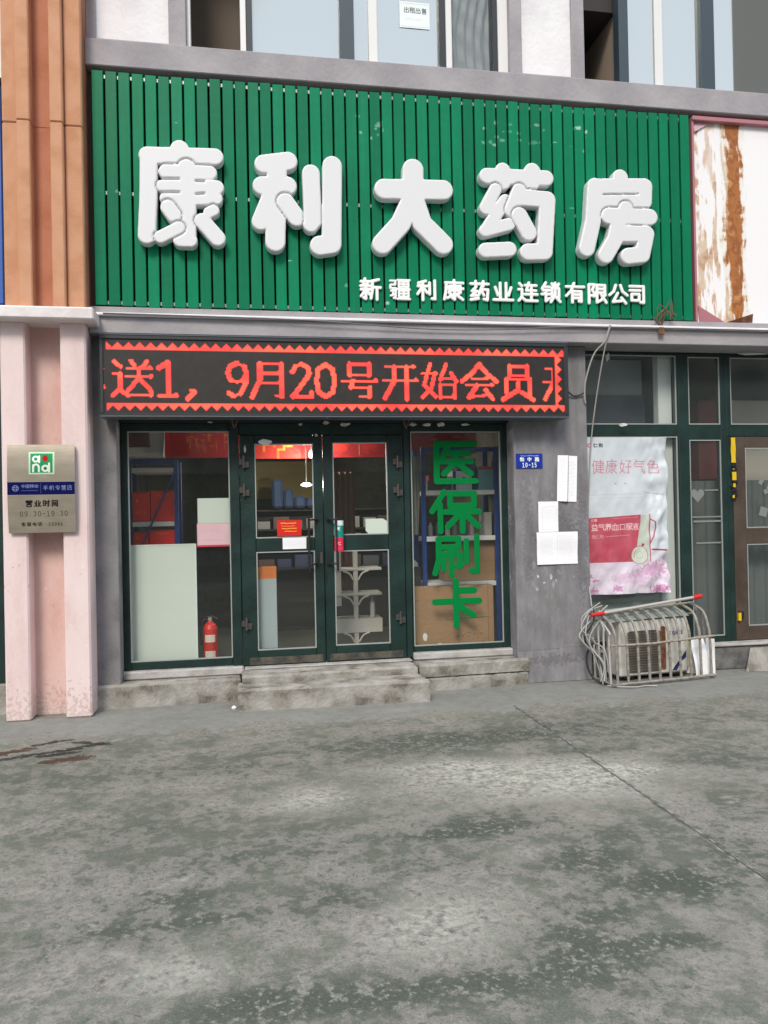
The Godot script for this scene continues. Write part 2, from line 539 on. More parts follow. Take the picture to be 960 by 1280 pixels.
# ================================================================ the scene
func _ready() -> void:
	rng.seed = 7
	var cam := Camera3D.new()
	cam.name = "camera"
	cam.fov = 66.03
	cam.near = 0.05
	cam.far = 400.0
	cam.position = Vector3(0.0, 1.69, 7.5)
	cam.rotation_order = EULER_ORDER_YXZ
	cam.rotation_degrees = Vector3(0.365, -10.07, -1.16)
	add_child(cam)
	cam.current = true

	var we := WorldEnvironment.new()
	we.name = "world_environment"
	var env := Environment.new()
	env.background_mode = Environment.BG_SKY
	var sm := ProceduralSkyMaterial.new()
	sm.sky_top_color = Color(0.84, 0.88, 0.94)
	sm.sky_horizon_color = Color(0.93, 0.95, 0.97)
	sm.sky_curve = 0.2
	sm.ground_bottom_color = Color(0.45, 0.45, 0.44)
	sm.ground_horizon_color = Color(0.7, 0.7, 0.7)
	sm.sky_energy_multiplier = 1.0
	var sky := Sky.new()
	sky.sky_material = sm
	env.sky = sky
	env.tonemap_mode = Environment.TONE_MAPPER_LINEAR
	env.tonemap_exposure = 1.75
	env.sdfgi_enabled = true
	env.ssao_enabled = true
	env.ssil_enabled = true
	we.environment = env
	add_child(we)

	var sun := DirectionalLight3D.new()
	sun.name = "sun"
	sun.light_energy = 0.5
	sun.light_angular_distance = 18.0
	sun.light_color = Color(1.0, 0.97, 0.92)
	sun.rotation_degrees = Vector3(-42, -20, 0)
	sun.shadow_enabled = true
	add_child(sun)

	make_materials()
	make_ground()
	make_building()
	make_storefront()
	make_neighbour_shop()
	make_upper_floor()
	make_pilaster()
	make_street_side()
	make_sign()
	make_led()
	make_plates_and_papers()
	make_interior()
	make_cage()
	make_small_things()

# ---------------------------------------------------------------- materials
func make_materials() -> void:
	mottled("grey_plaster", [lin(0.15, 0.146, 0.152), lin(0.20, 0.194, 0.203), lin(0.225, 0.216, 0.228), lin(0.27, 0.257, 0.265)], 512, 1.7, 11, 0.006, 0.85, 0.12)
	mottled("lilac_paint", [lin(0.29, 0.272, 0.290), lin(0.335, 0.314, 0.334), lin(0.375, 0.352, 0.368)], 512, 2.3, 12, 0.006, 0.8, 0.12)
	mottled("pink_paint", [lin(0.67, 0.52, 0.51), lin(0.72, 0.58, 0.575), lin(0.74, 0.61, 0.61), lin(0.76, 0.65, 0.65)], 512, 1.9, 13, 0.006, 0.85, 0.12)
	mottled("pink_deep", [lin(0.56, 0.32, 0.275), lin(0.62, 0.385, 0.34), lin(0.64, 0.42, 0.385), lin(0.66, 0.47, 0.45)], 512, 2.1, 14, 0.005, 0.85, 0.12)
	mottled("orange_stucco", [lin(0.50, 0.245, 0.135), lin(0.555, 0.285, 0.165), lin(0.58, 0.31, 0.19)], 512, 1.3, 15, 0.008, 0.9, 0.12)
	mottled("white_paint", [lin(0.70, 0.68, 0.70), lin(0.78, 0.76, 0.78), lin(0.82, 0.80, 0.82)], 512, 2.4, 16, 0.006, 0.8, 0.12)
	mottled("concrete_step", [lin(0.13, 0.115, 0.095), lin(0.25, 0.235, 0.205), lin(0.31, 0.295, 0.27), lin(0.38, 0.365, 0.34)], 512, 1.4, 17, 0.009, 0.9, 0.35)
	mottled("concrete_pale", [lin(0.30, 0.285, 0.27), lin(0.40, 0.385, 0.37), lin(0.47, 0.455, 0.445)], 512, 1.2, 18, 0.010, 0.85, 0.3)
	mottled("concrete_dark", [lin(0.09, 0.09, 0.09), lin(0.14, 0.14, 0.14), lin(0.18, 0.18, 0.175)], 512, 1.1, 19, 0.012, 0.9, 0.35)
	mottled("door_green", [lin(0.004, 0.015, 0.0135), lin(0.006, 0.023, 0.020), lin(0.007, 0.027, 0.023), lin(0.011, 0.034, 0.030)], 512, 1.5, 20, 0.007, 0.42, 0.12)
	mottled("kick_metal", [lin(0.022, 0.030, 0.026), lin(0.06, 0.055, 0.045), lin(0.10, 0.085, 0.065)], 256, 0.7, 21, 0.016, 0.6, 0.3)
	mottled("cardboard", [lin(0.25, 0.165, 0.095), lin(0.31, 0.21, 0.125), lin(0.34, 0.235, 0.145)], 256, 0.9, 22, 0.01, 0.9, 0.2)
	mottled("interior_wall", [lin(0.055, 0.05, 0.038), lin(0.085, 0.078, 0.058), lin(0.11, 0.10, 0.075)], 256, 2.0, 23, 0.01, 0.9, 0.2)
	mottled("old_pipe", [lin(0.16, 0.14, 0.115), lin(0.26, 0.235, 0.205), lin(0.34, 0.315, 0.28)], 256, 0.35, 24, 0.02, 0.5, 0.2)
	mottled("ac_white", [lin(0.46, 0.44, 0.39), lin(0.58, 0.565, 0.52), lin(0.64, 0.625, 0.59)], 256, 0.6, 25, 0.012, 0.5, 0.1)
	mottled("brown_door", [lin(0.050, 0.034, 0.024), lin(0.068, 0.048, 0.035), lin(0.085, 0.060, 0.045)], 256, 1.1, 26, 0.01, 0.5, 0.15)
	mottled("rusty_iron", [lin(0.10, 0.035, 0.015), lin(0.20, 0.075, 0.03), lin(0.26, 0.13, 0.07)], 256, 0.5, 27, 0.02, 0.9, 0.5)
	mat("bead", lin(0.40, 0.43, 0.41), 0.45, 0.3)
	var gl := mat("glass", Color(0.93, 0.97, 0.96), 0.02)
	gl.albedo_color = Color(0.50, 0.54, 0.51, 0.06)  # faint veil: street reflection and dirt put into the pane colour
	gl.transparency = BaseMaterial3D.TRANSPARENCY_ALPHA
	var gd := mat("veiled_glass", Color(0.5, 0.55, 0.54), 0.05)
	gd.albedo_color = Color(0.50, 0.55, 0.54, 0.12)  # grey veil of street reflection mixed into the pane colour
	gd.transparency = BaseMaterial3D.TRANSPARENCY_ALPHA
	var cg := mat("coated_glass", lin(0.50, 0.525, 0.51), 0.015, 0.8)
	cg.metallic_specular = 0.6
	mat("dark_gasket", lin(0.018, 0.026, 0.032), 0.5)
	mat("slate_frame", lin(0.040, 0.062, 0.078), 0.45)
	mat("white_frame", lin(0.74, 0.73, 0.72), 0.45)
	mat("black_void", lin(0.006, 0.006, 0.006), 0.9)
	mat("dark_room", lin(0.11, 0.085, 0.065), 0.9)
	mat("letter_white", lin(0.70, 0.70, 0.72), 0.38)
	mat("letter_white_small", lin(0.86, 0.86, 0.87), 0.4)
	mat("galvanised", lin(0.40, 0.42, 0.41), 0.4, 0.6)
	mat("black_iron", lin(0.012, 0.013, 0.014), 0.45)
	mat("hinge_metal", lin(0.10, 0.09, 0.085), 0.45, 0.5)
	mat("vinyl_green", lin(0.001, 0.195, 0.045), 0.6, 0.0, 0.2)
	mat("red_plastic", lin(0.60, 0.018, 0.015), 0.4)
	mat("red_box", lin(0.68, 0.025, 0.02), 0.5)
	mat("blue_steel", lin(0.010, 0.045, 0.22), 0.4)
	mat("shelf_white", lin(0.62, 0.64, 0.62), 0.5)
	mat("board_mint", lin(0.58, 0.66, 0.585), 0.35)
	mat("board_edge", lin(0.66, 0.72, 0.70), 0.4)
	mat("cable_white", lin(0.36, 0.355, 0.34), 0.55)
	mat("cable_black", lin(0.015, 0.015, 0.016), 0.5)
	mat("paper_white", lin(0.82, 0.82, 0.84), 0.8)
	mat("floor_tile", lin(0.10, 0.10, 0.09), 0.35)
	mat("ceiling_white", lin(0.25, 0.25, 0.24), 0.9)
	mat("yellow_tape", lin(0.70, 0.46, 0.01), 0.5)
	mat("led_casing", lin(0.022, 0.026, 0.030), 0.5)
	mat("led_rim", lin(0.16, 0.18, 0.20), 0.4, 0.5)
	mat("sign_blue", lin(0.020, 0.09, 0.38), 0.5)
	mat("twig", lin(0.13, 0.09, 0.055), 0.9)
	mat("scrap_pale", lin(0.62, 0.58, 0.54), 0.9)
	mat("pink_trim", lin(0.42, 0.17, 0.20), 0.6)
	mottled("white_pink", [lin(0.66, 0.60, 0.60), lin(0.74, 0.69, 0.69), lin(0.79, 0.75, 0.755)], 256, 1.1, 28, 0.01, 0.85, 0.12)
	mottled("orange_shaded", [lin(0.42, 0.155, 0.085), lin(0.47, 0.185, 0.105), lin(0.49, 0.205, 0.125)], 256, 1.3, 29, 0.01, 0.9, 0.12)  # darker orange puts the shade of the groove into the stucco colour
	mat("pink_pale", lin(0.56, 0.36, 0.40), 0.6)
	mat("blue_cloth", lin(0.03, 0.055, 0.12), 0.8)
	mat("dark_wood", lin(0.028, 0.024, 0.022), 0.6)
	mat("packet_grey", lin(0.13, 0.135, 0.14), 0.6)
	mat("packet_blue", lin(0.05, 0.06, 0.13), 0.6)
	mat("packet_brown", lin(0.12, 0.075, 0.06), 0.6)
	mat("packet_pale", lin(0.30, 0.29, 0.27), 0.6)
	mat("rack_white", lin(0.55, 0.54, 0.49), 0.6)
	mat("brown_cloth", lin(0.14, 0.065, 0.05), 0.9)
	mat("teal_box", lin(0.18, 0.40, 0.42), 0.6)
	mat("navy_cloth", lin(0.045, 0.058, 0.085), 0.8)
	mat("brown_wall", lin(0.15, 0.12, 0.095), 0.9)
	mat("coat_grey", lin(0.22, 0.22, 0.20), 0.9)
	mat("tan_wall", lin(0.42, 0.33, 0.25), 0.9)
	mat("maroon", lin(0.22, 0.035, 0.035), 0.6)
	mat("cream", lin(0.58, 0.55, 0.47), 0.6)
	mat("mist", lin(0.30, 0.35, 0.37), 0.8)
	mat("curtain_grey", lin(0.10, 0.115, 0.115), 0.9)
	mat("residue", lin(0.20, 0.21, 0.20), 0.8)
	mat("cage_white", lin(0.44, 0.42, 0.39), 0.5)
	mottled("rusty_pipe", [lin(0.17, 0.12, 0.09), lin(0.30, 0.26, 0.22), lin(0.36, 0.33, 0.29)], 256, 0.3, 30, 0.02, 0.7, 0.2)
	mat("fan_well", lin(0.085, 0.075, 0.06), 0.8)
	mat("fin_grey", lin(0.17, 0.155, 0.13), 0.6)
	mat("print_navy", lin(0.025, 0.03, 0.13), 0.6)
	mat("ac_yellow", lin(0.50, 0.49, 0.34), 0.6)
	mat("board_dull", lin(0.24, 0.29, 0.26), 0.6)
	mottled("moss_sack", [lin(0.02, 0.03, 0.015), lin(0.08, 0.10, 0.05), lin(0.20, 0.24, 0.09)], 256, 0.3, 33, 0.03, 0.9, 0.6)
	mat("cable_dull", lin(0.16, 0.15, 0.16), 0.6)
	mat("hook_pink", lin(0.20, 0.09, 0.085), 0.6)
	var lg := mat("lamp_glow", lin(0.8, 0.8, 0.8), 0.5)
	lg.emission_enabled = true
	lg.emission = Color(1.0, 0.98, 0.93)
	lg.emission_energy_multiplier = 1.1
	mat("blind", lin(0.22, 0.25, 0.26), 0.7)
	mat("block_wall", lin(0.36, 0.33, 0.29), 0.85)
	mat("block_dark", lin(0.06, 0.06, 0.058), 0.85)
	mat("block_glass", lin(0.05, 0.06, 0.07), 0.1)
	mat("block_balcony", lin(0.30, 0.22, 0.17), 0.8)
	make_slat_material()

func make_slat_material() -> void:
	var w := 1024
	var h := 512   # six metres across, three metres high
	var a := noise(31, 0.004, 4).get_seamless_image(w, h).get_data()
	var b := noise(32, 0.05, 4).get_seamless_image(w, h).get_data()
	var st := noise(34, 0.12, 3)
	var im := Image.create_empty(w, h, false, Image.FORMAT_RGB8)
	for y in h:
		for x in w:
			var i := y * w + x
			var k := 0.93 + 0.14 * (a[i] / 255.0) + 0.10 * st.get_noise_2d(x * 1.0, y * 0.05) + 0.06 * st.get_noise_2d(x * 0.25, y * 0.5) + 0.05 * (b[i] / 255.0 - 0.5)
			var c := Color(0.001 * k, 0.178 * k, 0.082 * k)
			im.set_pixel(x, y, c.linear_to_srgb())
	var pale := Color(0.62, 0.72, 0.66)
	var r := RandomNumberGenerator.new()
	r.seed = 5
	for k in 46:   # chips of the old white coat
		var x := r.randf_range(590, 830) if k < 26 else (r.randf_range(425, 480) if k < 34 else r.randf_range(20, 1000))
		var y := r.randf_range(98, 142) if k < 34 else r.randf_range(30, 480)
		blot(im, x, y, r.randf_range(1.4, 6.0), r.randf_range(1.2, 3.4), Color(pale, r.randf_range(0.4, 0.95)), 0.5, k)
	var m := StandardMaterial3D.new()
	m.resource_name = "slat_green"
	m.albedo_texture = tex(im)
	m.roughness = 0.4
	m.metallic_specular = 0.28
	M["slat"] = m

# ---------------------------------------------------------------- ground
func make_ground() -> void:
	# pavement texture: 7 m by 6 m, x from -2, z from -0.2
	var w := 2048
	var h := 1755
	var px := w / 7.0
	var a := noise(41, 0.005, 4, FastNoiseLite.TYPE_SIMPLEX_SMOOTH, 60.0).get_seamless_image(w, h).get_data()
	var b := noise(42, 0.055, 5, FastNoiseLite.TYPE_SIMPLEX_SMOOTH, 16.0).get_seamless_image(w, h).get_data()
	var b2 := noise(48, 0.10, 4, FastNoiseLite.TYPE_SIMPLEX_SMOOTH, 10.0).get_seamless_image(w, h).get_data()
	var c := noise(43, 0.30, 2).get_seamless_image(w, h).get_data()
	var f2 := noise(47, 0.022, 6, FastNoiseLite.TYPE_SIMPLEX_SMOOTH, 50.0).get_seamless_image(w, h).get_data()
	var d := noise(44, 0.010, 4, FastNoiseLite.TYPE_SIMPLEX_SMOOTH, 60.0)
	d.fractal_type = FastNoiseLite.FRACTAL_RIDGED
	var e := d.get_seamless_image(w, h).get_data()
	# pools of reflected light painted pale (+) and stained areas (-): x, z, rx, rz, amount
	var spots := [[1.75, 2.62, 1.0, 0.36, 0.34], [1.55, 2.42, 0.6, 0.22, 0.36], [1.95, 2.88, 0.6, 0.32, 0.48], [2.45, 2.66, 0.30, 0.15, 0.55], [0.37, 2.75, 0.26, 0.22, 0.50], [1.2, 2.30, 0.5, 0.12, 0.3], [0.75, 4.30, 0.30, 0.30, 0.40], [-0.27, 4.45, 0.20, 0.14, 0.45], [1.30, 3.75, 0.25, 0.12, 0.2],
		[1.9, 1.75, 0.9, 0.16, -0.36], [1.35, 1.95, 0.5, 0.12, -0.2], [2.9, 1.6, 0.7, 0.14, -0.14], [1.25, 3.35, 0.34, 0.13, -0.52], [1.05, 3.42, 0.30, 0.05, -0.5], [1.62, 3.85, 0.26, 0.14, -0.55], [1.80, 4.15, 0.26, 0.14, -0.66], [1.98, 4.22, 0.16, 0.14, -0.55], [1.28, 4.62, 0.18, 0.22, -0.60], [1.62, 4.62, 0.20, 0.07, -0.5], [2.35, 4.0, 0.2, 0.25, -0.3],
		[-0.35, 3.85, 0.24, 0.12, -0.42], [-0.20, 4.05, 0.22, 0.06, -0.5], [-0.55, 4.10, 0.2, 0.10, -0.36], [0.35, 4.72, 0.50, 0.10, -0.50], [0.0, 4.68, 0.22, 0.10, -0.4], [0.35, 4.0, 0.22, 0.16, -0.34], [-0.3, 2.0, 0.7, 0.12, -0.22], [-1.3, 1.9, 0.5, 0.2, -0.1], [0.2, 3.2, 0.4, 0.2, -0.14], [3.0, 2.6, 0.5, 0.18, -0.25], [1.5, 1.6, 0.9, 0.14, -0.28], [0.5, 1.75, 0.6, 0.10, -0.2], [1.6, 3.15, 0.5, 0.10, -0.2], [0.9, 3.75, 0.3, 0.12, -0.2], [1.9, 3.6, 0.3, 0.12, -0.25], [0.0, 3.5, 0.5, 0.15, -0.22], [-0.6, 3.0, 0.4, 0.2, -0.16], [2.3, 2.2, 0.5, 0.1, -0.25], [1.45, 4.35, 0.2, 0.1, -0.3], [0.9, 4.75, 0.3, 0.12, -0.3], [2.7, 3.3, 0.25, 0.3, -0.1]]
	var out := PackedByteArray()
	out.resize(w * h * 3)
	var worn := Vector3(0.240, 0.229, 0.200)
	var green := Vector3(0.122, 0.131, 0.104)
	var moss := Vector3(0.074, 0.084, 0.064)
	var dark := Vector3(0.040, 0.050, 0.043)
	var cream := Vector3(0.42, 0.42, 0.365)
	var smooth_ := Vector3(0.222, 0.226, 0.212)
	var lut := PackedByteArray()
	for i in 4096:
		lut.append(int(clampf(Color(i / 4095.0, 0, 0).linear_to_srgb().r, 0, 1) * 255.0))
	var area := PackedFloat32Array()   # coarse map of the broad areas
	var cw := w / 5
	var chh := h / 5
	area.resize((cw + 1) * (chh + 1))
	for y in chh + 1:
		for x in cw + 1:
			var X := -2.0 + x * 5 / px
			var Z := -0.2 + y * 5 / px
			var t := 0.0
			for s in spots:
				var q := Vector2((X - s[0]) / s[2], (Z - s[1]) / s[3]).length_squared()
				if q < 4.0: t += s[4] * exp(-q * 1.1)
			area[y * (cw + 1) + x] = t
	for y in h:
		var Z := -0.2 + y / px
		for x in w:
			var i := y * w + x
			var na := a[i] / 255.0 - 0.5
			var nb := b[i] / 255.0 - 0.5
			var nc := c[i] / 255.0 - 0.5
			var fl := f2[i] / 255.0 - 0.5
			var n2 := b2[i] / 255.0 - 0.5
			var ar := area[(y / 5) * (cw + 1) + x / 5]
			var apron := clampf((0.98 + fl * 0.55 + na * 0.5 - Z) * 7.0, 0.0, 1.0)
			var g := clampf(0.38 + (na * 1.2 + fl * 1.9 + nb * 1.5 + n2 * 0.8 - ar * 0.8) * 2.0, 0.0, 1.0) * (1.0 - apron * 0.85)
			var shade := 1.0 + nb * 0.80 + nc * 0.55 + fl * 0.34
			var col := worn.lerp(green, g)
			col = col.lerp(smooth_, apron * 0.75)
			shade += n2 * 0.60
			shade = lerpf(shade, 1.0 + na * 0.25 + fl * 0.3 + nc * 0.15, apron * 0.8)
			if ar > 0.0: col = col.lerp(cream, clampf(ar * (0.70 + nb * 0.8 + n2 * 0.7 + fl * 1.2), 0.0, 0.70))  # reflected light painted as pale colour into the concrete
			if ar < 0.0:
				col = col.lerp(moss, clampf(-ar * (1.75 + fl * 3.2 + nb * 1.6), 0.0, 0.66))
				var dk := clampf((n2 * 2.2 + nb * 1.7 + fl * 1.0 - ar * 1.1 - 0.42) * 2.6, 0.0, 1.0)
				col = col.lerp(dark, dk * 0.52)
				col = col.lerp(cream, clampf((-n2 * 2.0 - nb * 1.4 - fl * 0.6 - 0.34) * 3.0, 0.0, 0.62) * clampf(-ar * 2.6, 0.0, 1.0))
			var rd := e[i] / 255.0
			if rd > 0.90: shade -= (rd - 0.90) * 3.2 * clampf(fl * 4.0 + 0.4, 0.0, 1.0)
			col *= maxf(shade, 0.3)
			out[i * 3] = lut[mini(int(col.x * 4095), 4095)]; out[i * 3 + 1] = lut[mini(int(col.y * 4095), 4095)]; out[i * 3 + 2] = lut[mini(int(col.z * 4095), 4095)]
	var im := Image.create_from_data(w, h, false, Image.FORMAT_RGB8, out)
	var r := RandomNumberGenerator.new()
	r.seed = 12
	# spilled rusty stain in front of the pilaster
	for s in [[-1.62, 1.12, -1.40, 0.98, 5.0], [-1.85, 1.30, -1.62, 1.16, 9.0], [-1.75, 1.42, -1.35, 1.28, 8.0], [-1.36, 1.30, -1.10, 1.14, 7.0], [-1.42, 1.55, -1.20, 1.50, 12.0], [-1.5, 1.40, -1.25, 1.36, 7.0], [-1.30, 1.08, -1.08, 1.20, 4.0]]:
		var p := Vector2((s[0] + 2.0) * px, (s[1] + 0.2) * px)
		var q := Vector2((s[2] + 2.0) * px, (s[3] + 0.2) * px)
		var stain := Color(0.30, 0.225, 0.19, 0.8) if s[4] > 8 else Color(0.19, 0.18, 0.165, 0.75)
		for k in 9:
			var at := p.lerp(q, k / 8.0) + Vector2(r.randf_range(-3, 3), r.randf_range(-3, 3))
			blot(im, at.x, at.y, r.randf_range(10, 24), s[4] * r.randf_range(0.7, 1.5), stain, 0.7, k + int(s[4]))
	# scuffs, trowel arcs and pale scratches
	for k in 150:
		var p := Vector2(r.randf_range(0.02, 0.85) * w, r.randf_range(0.2, 1.0) * h)
		var an := r.randf_range(-0.7, 0.7)
		var len_ := r.randf_range(8, 60)
		var tone := Color(0.68, 0.68, 0.65, r.randf_range(0.08, 0.3)) if r.randf() < 0.6 else Color(0.2, 0.24, 0.22, r.randf_range(0.1, 0.35))
		for q in 4:
			var p2 := p + Vector2(cos(an), sin(an)) * len_ / 4.0
			line(im, p, p2, r.randf_range(0.8, 1.6), tone)
			p = p2
			an += r.randf_range(-0.35, 0.35)
	for k in 120:
		blot(im, r.randf_range(0, w), r.randf_range(0.1, 1.0) * h, r.randf_range(0.8, 2.2), r.randf_range(0.8, 2.0), Color(0.16, 0.17, 0.16, 0.7) if k % 3 else Color(0.72, 0.72, 0.7, 0.7), 0.3, k)
	for q in [[-0.75, 4.0, 0.5, -0.2], [-0.55, 4.25, 0.35, 0.4], [-0.35, 4.62, 0.4, -0.5], [-0.2, 4.5, 0.3, 1.2], [0.05, 4.72, 0.3, -0.7], [1.2, 2.45, 0.3, 0.1], [2.75, 3.25, 0.2, 0.9], [-0.5, 3.75, 0.3, -0.3]]:
		var p := Vector2((q[0] + 2.0) * px, (q[1] + 0.2) * px)
		var an: float = q[3]
		for k in 14:
			var p2: Vector2 = p + Vector2(cos(an), sin(an)) * q[2] * px / 14.0
			if r.randf() < 0.75:
				line(im, p, p2, r.randf_range(1.0, 3.0), Color(0.62, 0.61, 0.57, r.randf_range(0.1, 0.45)))
				blot(im, p.x, p.y, r.randf_range(3, 12), r.randf_range(2, 7), Color(0.60, 0.59, 0.555, r.randf_range(0.2, 0.5)), 0.8, k)
			p = p2
			an += r.randf_range(-0.7, 0.7)
	for q in [[2.312, 0.80], [2.322, 0.80]]:   # chipped and dirty edges along the joint
		for k in 120:
			var z: float = 0.8 + 4.0 * k / 120.0
			blot(im, (q[0] + r.randf_range(-0.012, 0.012) + 2.0) * px, (z + 0.2) * px, r.randf_range(1.5, 5.0), r.randf_range(4.0, 14.0), Color(0.27, 0.29, 0.27, r.randf_range(0.1, 0.6)) if k % 3 else Color(0.62, 0.61, 0.58, r.randf_range(0.2, 0.6)), 0.6, k)
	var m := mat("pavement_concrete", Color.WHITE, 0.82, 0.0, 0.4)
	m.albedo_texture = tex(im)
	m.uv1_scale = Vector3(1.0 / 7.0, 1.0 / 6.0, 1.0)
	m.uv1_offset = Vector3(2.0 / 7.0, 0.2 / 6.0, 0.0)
	var nt := NoiseTexture2D.new()
	nt.width = 1024; nt.height = 1024; nt.seamless = true; nt.as_normal_map = true; nt.bump_strength = 3.0
	nt.noise = noise(45, 0.09, 6)
	m.normal_enabled = true; m.normal_texture = nt; m.normal_scale = 0.22
	# three pours of concrete: the apron along the shops, and two slabs parted by a joint
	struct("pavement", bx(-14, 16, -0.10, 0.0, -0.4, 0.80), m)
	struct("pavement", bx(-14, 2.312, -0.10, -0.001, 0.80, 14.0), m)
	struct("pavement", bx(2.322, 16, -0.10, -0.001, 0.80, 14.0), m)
	mottled("far_ground", [lin(0.10, 0.11, 0.10), lin(0.17, 0.175, 0.165), lin(0.22, 0.22, 0.21)], 512, 9.0, 46, 0.012, 0.9, 0.3)
	struct("ground", bx(-200, 200, -0.5, -0.05, -200, 200), M.far_ground)
	mat("asphalt", lin(0.05, 0.05, 0.052), 0.85)
	struct("road", bx(-120, 120, -0.045, -0.035, 14.5, 23.0), M.asphalt)
	mat("road_paint", lin(0.6, 0.6, 0.58), 0.7)
	var g := Geo.new()
	for k in 40:
		g.box(Vector3(-60 + k * 3.0, -0.032, 18.7), Vector3(-58.5 + k * 3.0, -0.030, 18.85))
	struct("road_marking", g, M.road_paint)

# ---------------------------------------------------------------- building
var bld: Node3D

func wall(called: String, x0: float, x1: float, y0: float, y1: float, z0: float, z1: float, m: Material, bev := 0.0) -> MeshInstance3D:
	return part(called, bx(x0, x1, y0, y1, z0, z1, bev), m, bld)

func make_pillar_texture() -> StandardMaterial3D:
	# the rendered pillar between the shops, 0.80 m by 3.40 m
	var w := 320
	var h := 1360
	var im := Image.create_empty(w, h, false, Image.FORMAT_RGB8)
	var a := noise(51, 0.012, 5, FastNoiseLite.TYPE_SIMPLEX_SMOOTH, 20.0)
	var b := noise(52, 0.09, 3)
	var s := noise(53, 0.02, 3)
	for y in h:
		for x in w:
			var t := a.get_noise_2d(x, y * 0.6) * 0.30 + b.get_noise_2d(x, y) * 0.07 + s.get_noise_2d(x * 1.0, y * 0.12) * 0.2
			var k := 0.205 * (1.0 + t)
			if y > 1225: k *= 1.10
			im.set_pixel(x, y, Color(k * 1.0, k * 0.965, k * 1.035).linear_to_srgb())
	var r := RandomNumberGenerator.new()
	r.seed = 3
	var pale := Color(0.60, 0.59, 0.59)
	for k in 90:   # filler, glue and torn paper left on the wall
		var lower := k < 40
		var x := r.randf_range(20, 90) if k % 3 == 0 else r.randf_range(70, 250)
		var y := r.randf_range(880, 1110) if lower else r.randf_range(420, 900)
		blot(im, x, y, r.randf_range(2, 9), r.randf_range(3, 16), Color(pale, r.randf_range(0.15, 0.5)), 0.5, k)
	for q in [[120, 640, 5, 12, 0.95], [150, 655, 3, 8, 0.9], [165, 690, 4, 5, 0.8], [105, 668, 3, 4, 0.7], [95, 938, 4, 7, 0.9], [150, 935, 5, 10, 0.9], [170, 952, 3, 5, 0.8], [120, 960, 6, 5, 0.7], [90, 985, 8, 6, 0.6], [160, 970, 7, 14, 0.4]]:
		blot(im, q[0], q[1], q[2], q[3], Color(0.86, 0.86, 0.88, q[4]), 0.5, int(q[1]))
	for q in [[120, 1010, 60, 90, 0.32], [210, 1100, 60, 60, 0.25], [90, 1190, 70, 40, 0.3], [40, 500, 30, 160, 0.22], [260, 300, 60, 200, 0.16]]:
		blot(im, q[0], q[1], q[2], q[3], Color(0.50, 0.49, 0.49, q[4]), 0.6, int(q[0]))
	for q in [[200, 760, 60, 60, 0.4], [60, 780, 22, 160, 0.25], [285, 820, 24, 200, 0.3], [150, 1270, 120, 22, 0.35]]:
		blot(im, q[0], q[1], q[2], q[3], Color(0.32, 0.32, 0.335, q[4]), 0.6, int(q[1]))
	line(im, Vector2(0, 1228), Vector2(180, 1226), 2.0, Color(0.33, 0.33, 0.34, 0.6)); line(im, Vector2(200, 1215), Vector2(310, 1212), 2.5, Color(0.62, 0.61, 0.6, 0.5))
	line(im, Vector2(45, 250), Vector2(150, 215), 1.6, Color(0.28, 0.27, 0.28, 0.5)); line(im, Vector2(150, 215), Vector2(240, 205), 1.4, Color(0.28, 0.27, 0.28, 0.4))
	var m := printed("pillar_plaster", im, 0.85)
	m.texture_repeat = true
	m.uv1_scale = Vector3(1.0 / 0.80, 1.0 / 3.40, 1.0)
	m.uv1_offset = Vector3(-2.645 / 0.80, 1.0, 0.0)
	var nt := NoiseTexture2D.new()
	nt.width = 512; nt.height = 512; nt.seamless = true; nt.as_normal_map = true; nt.bump_strength = 5.0
	nt.noise = noise(54, 0.03, 5)
	m.normal_enabled = true; m.normal_texture = nt; m.normal_scale = 0.2
	return m

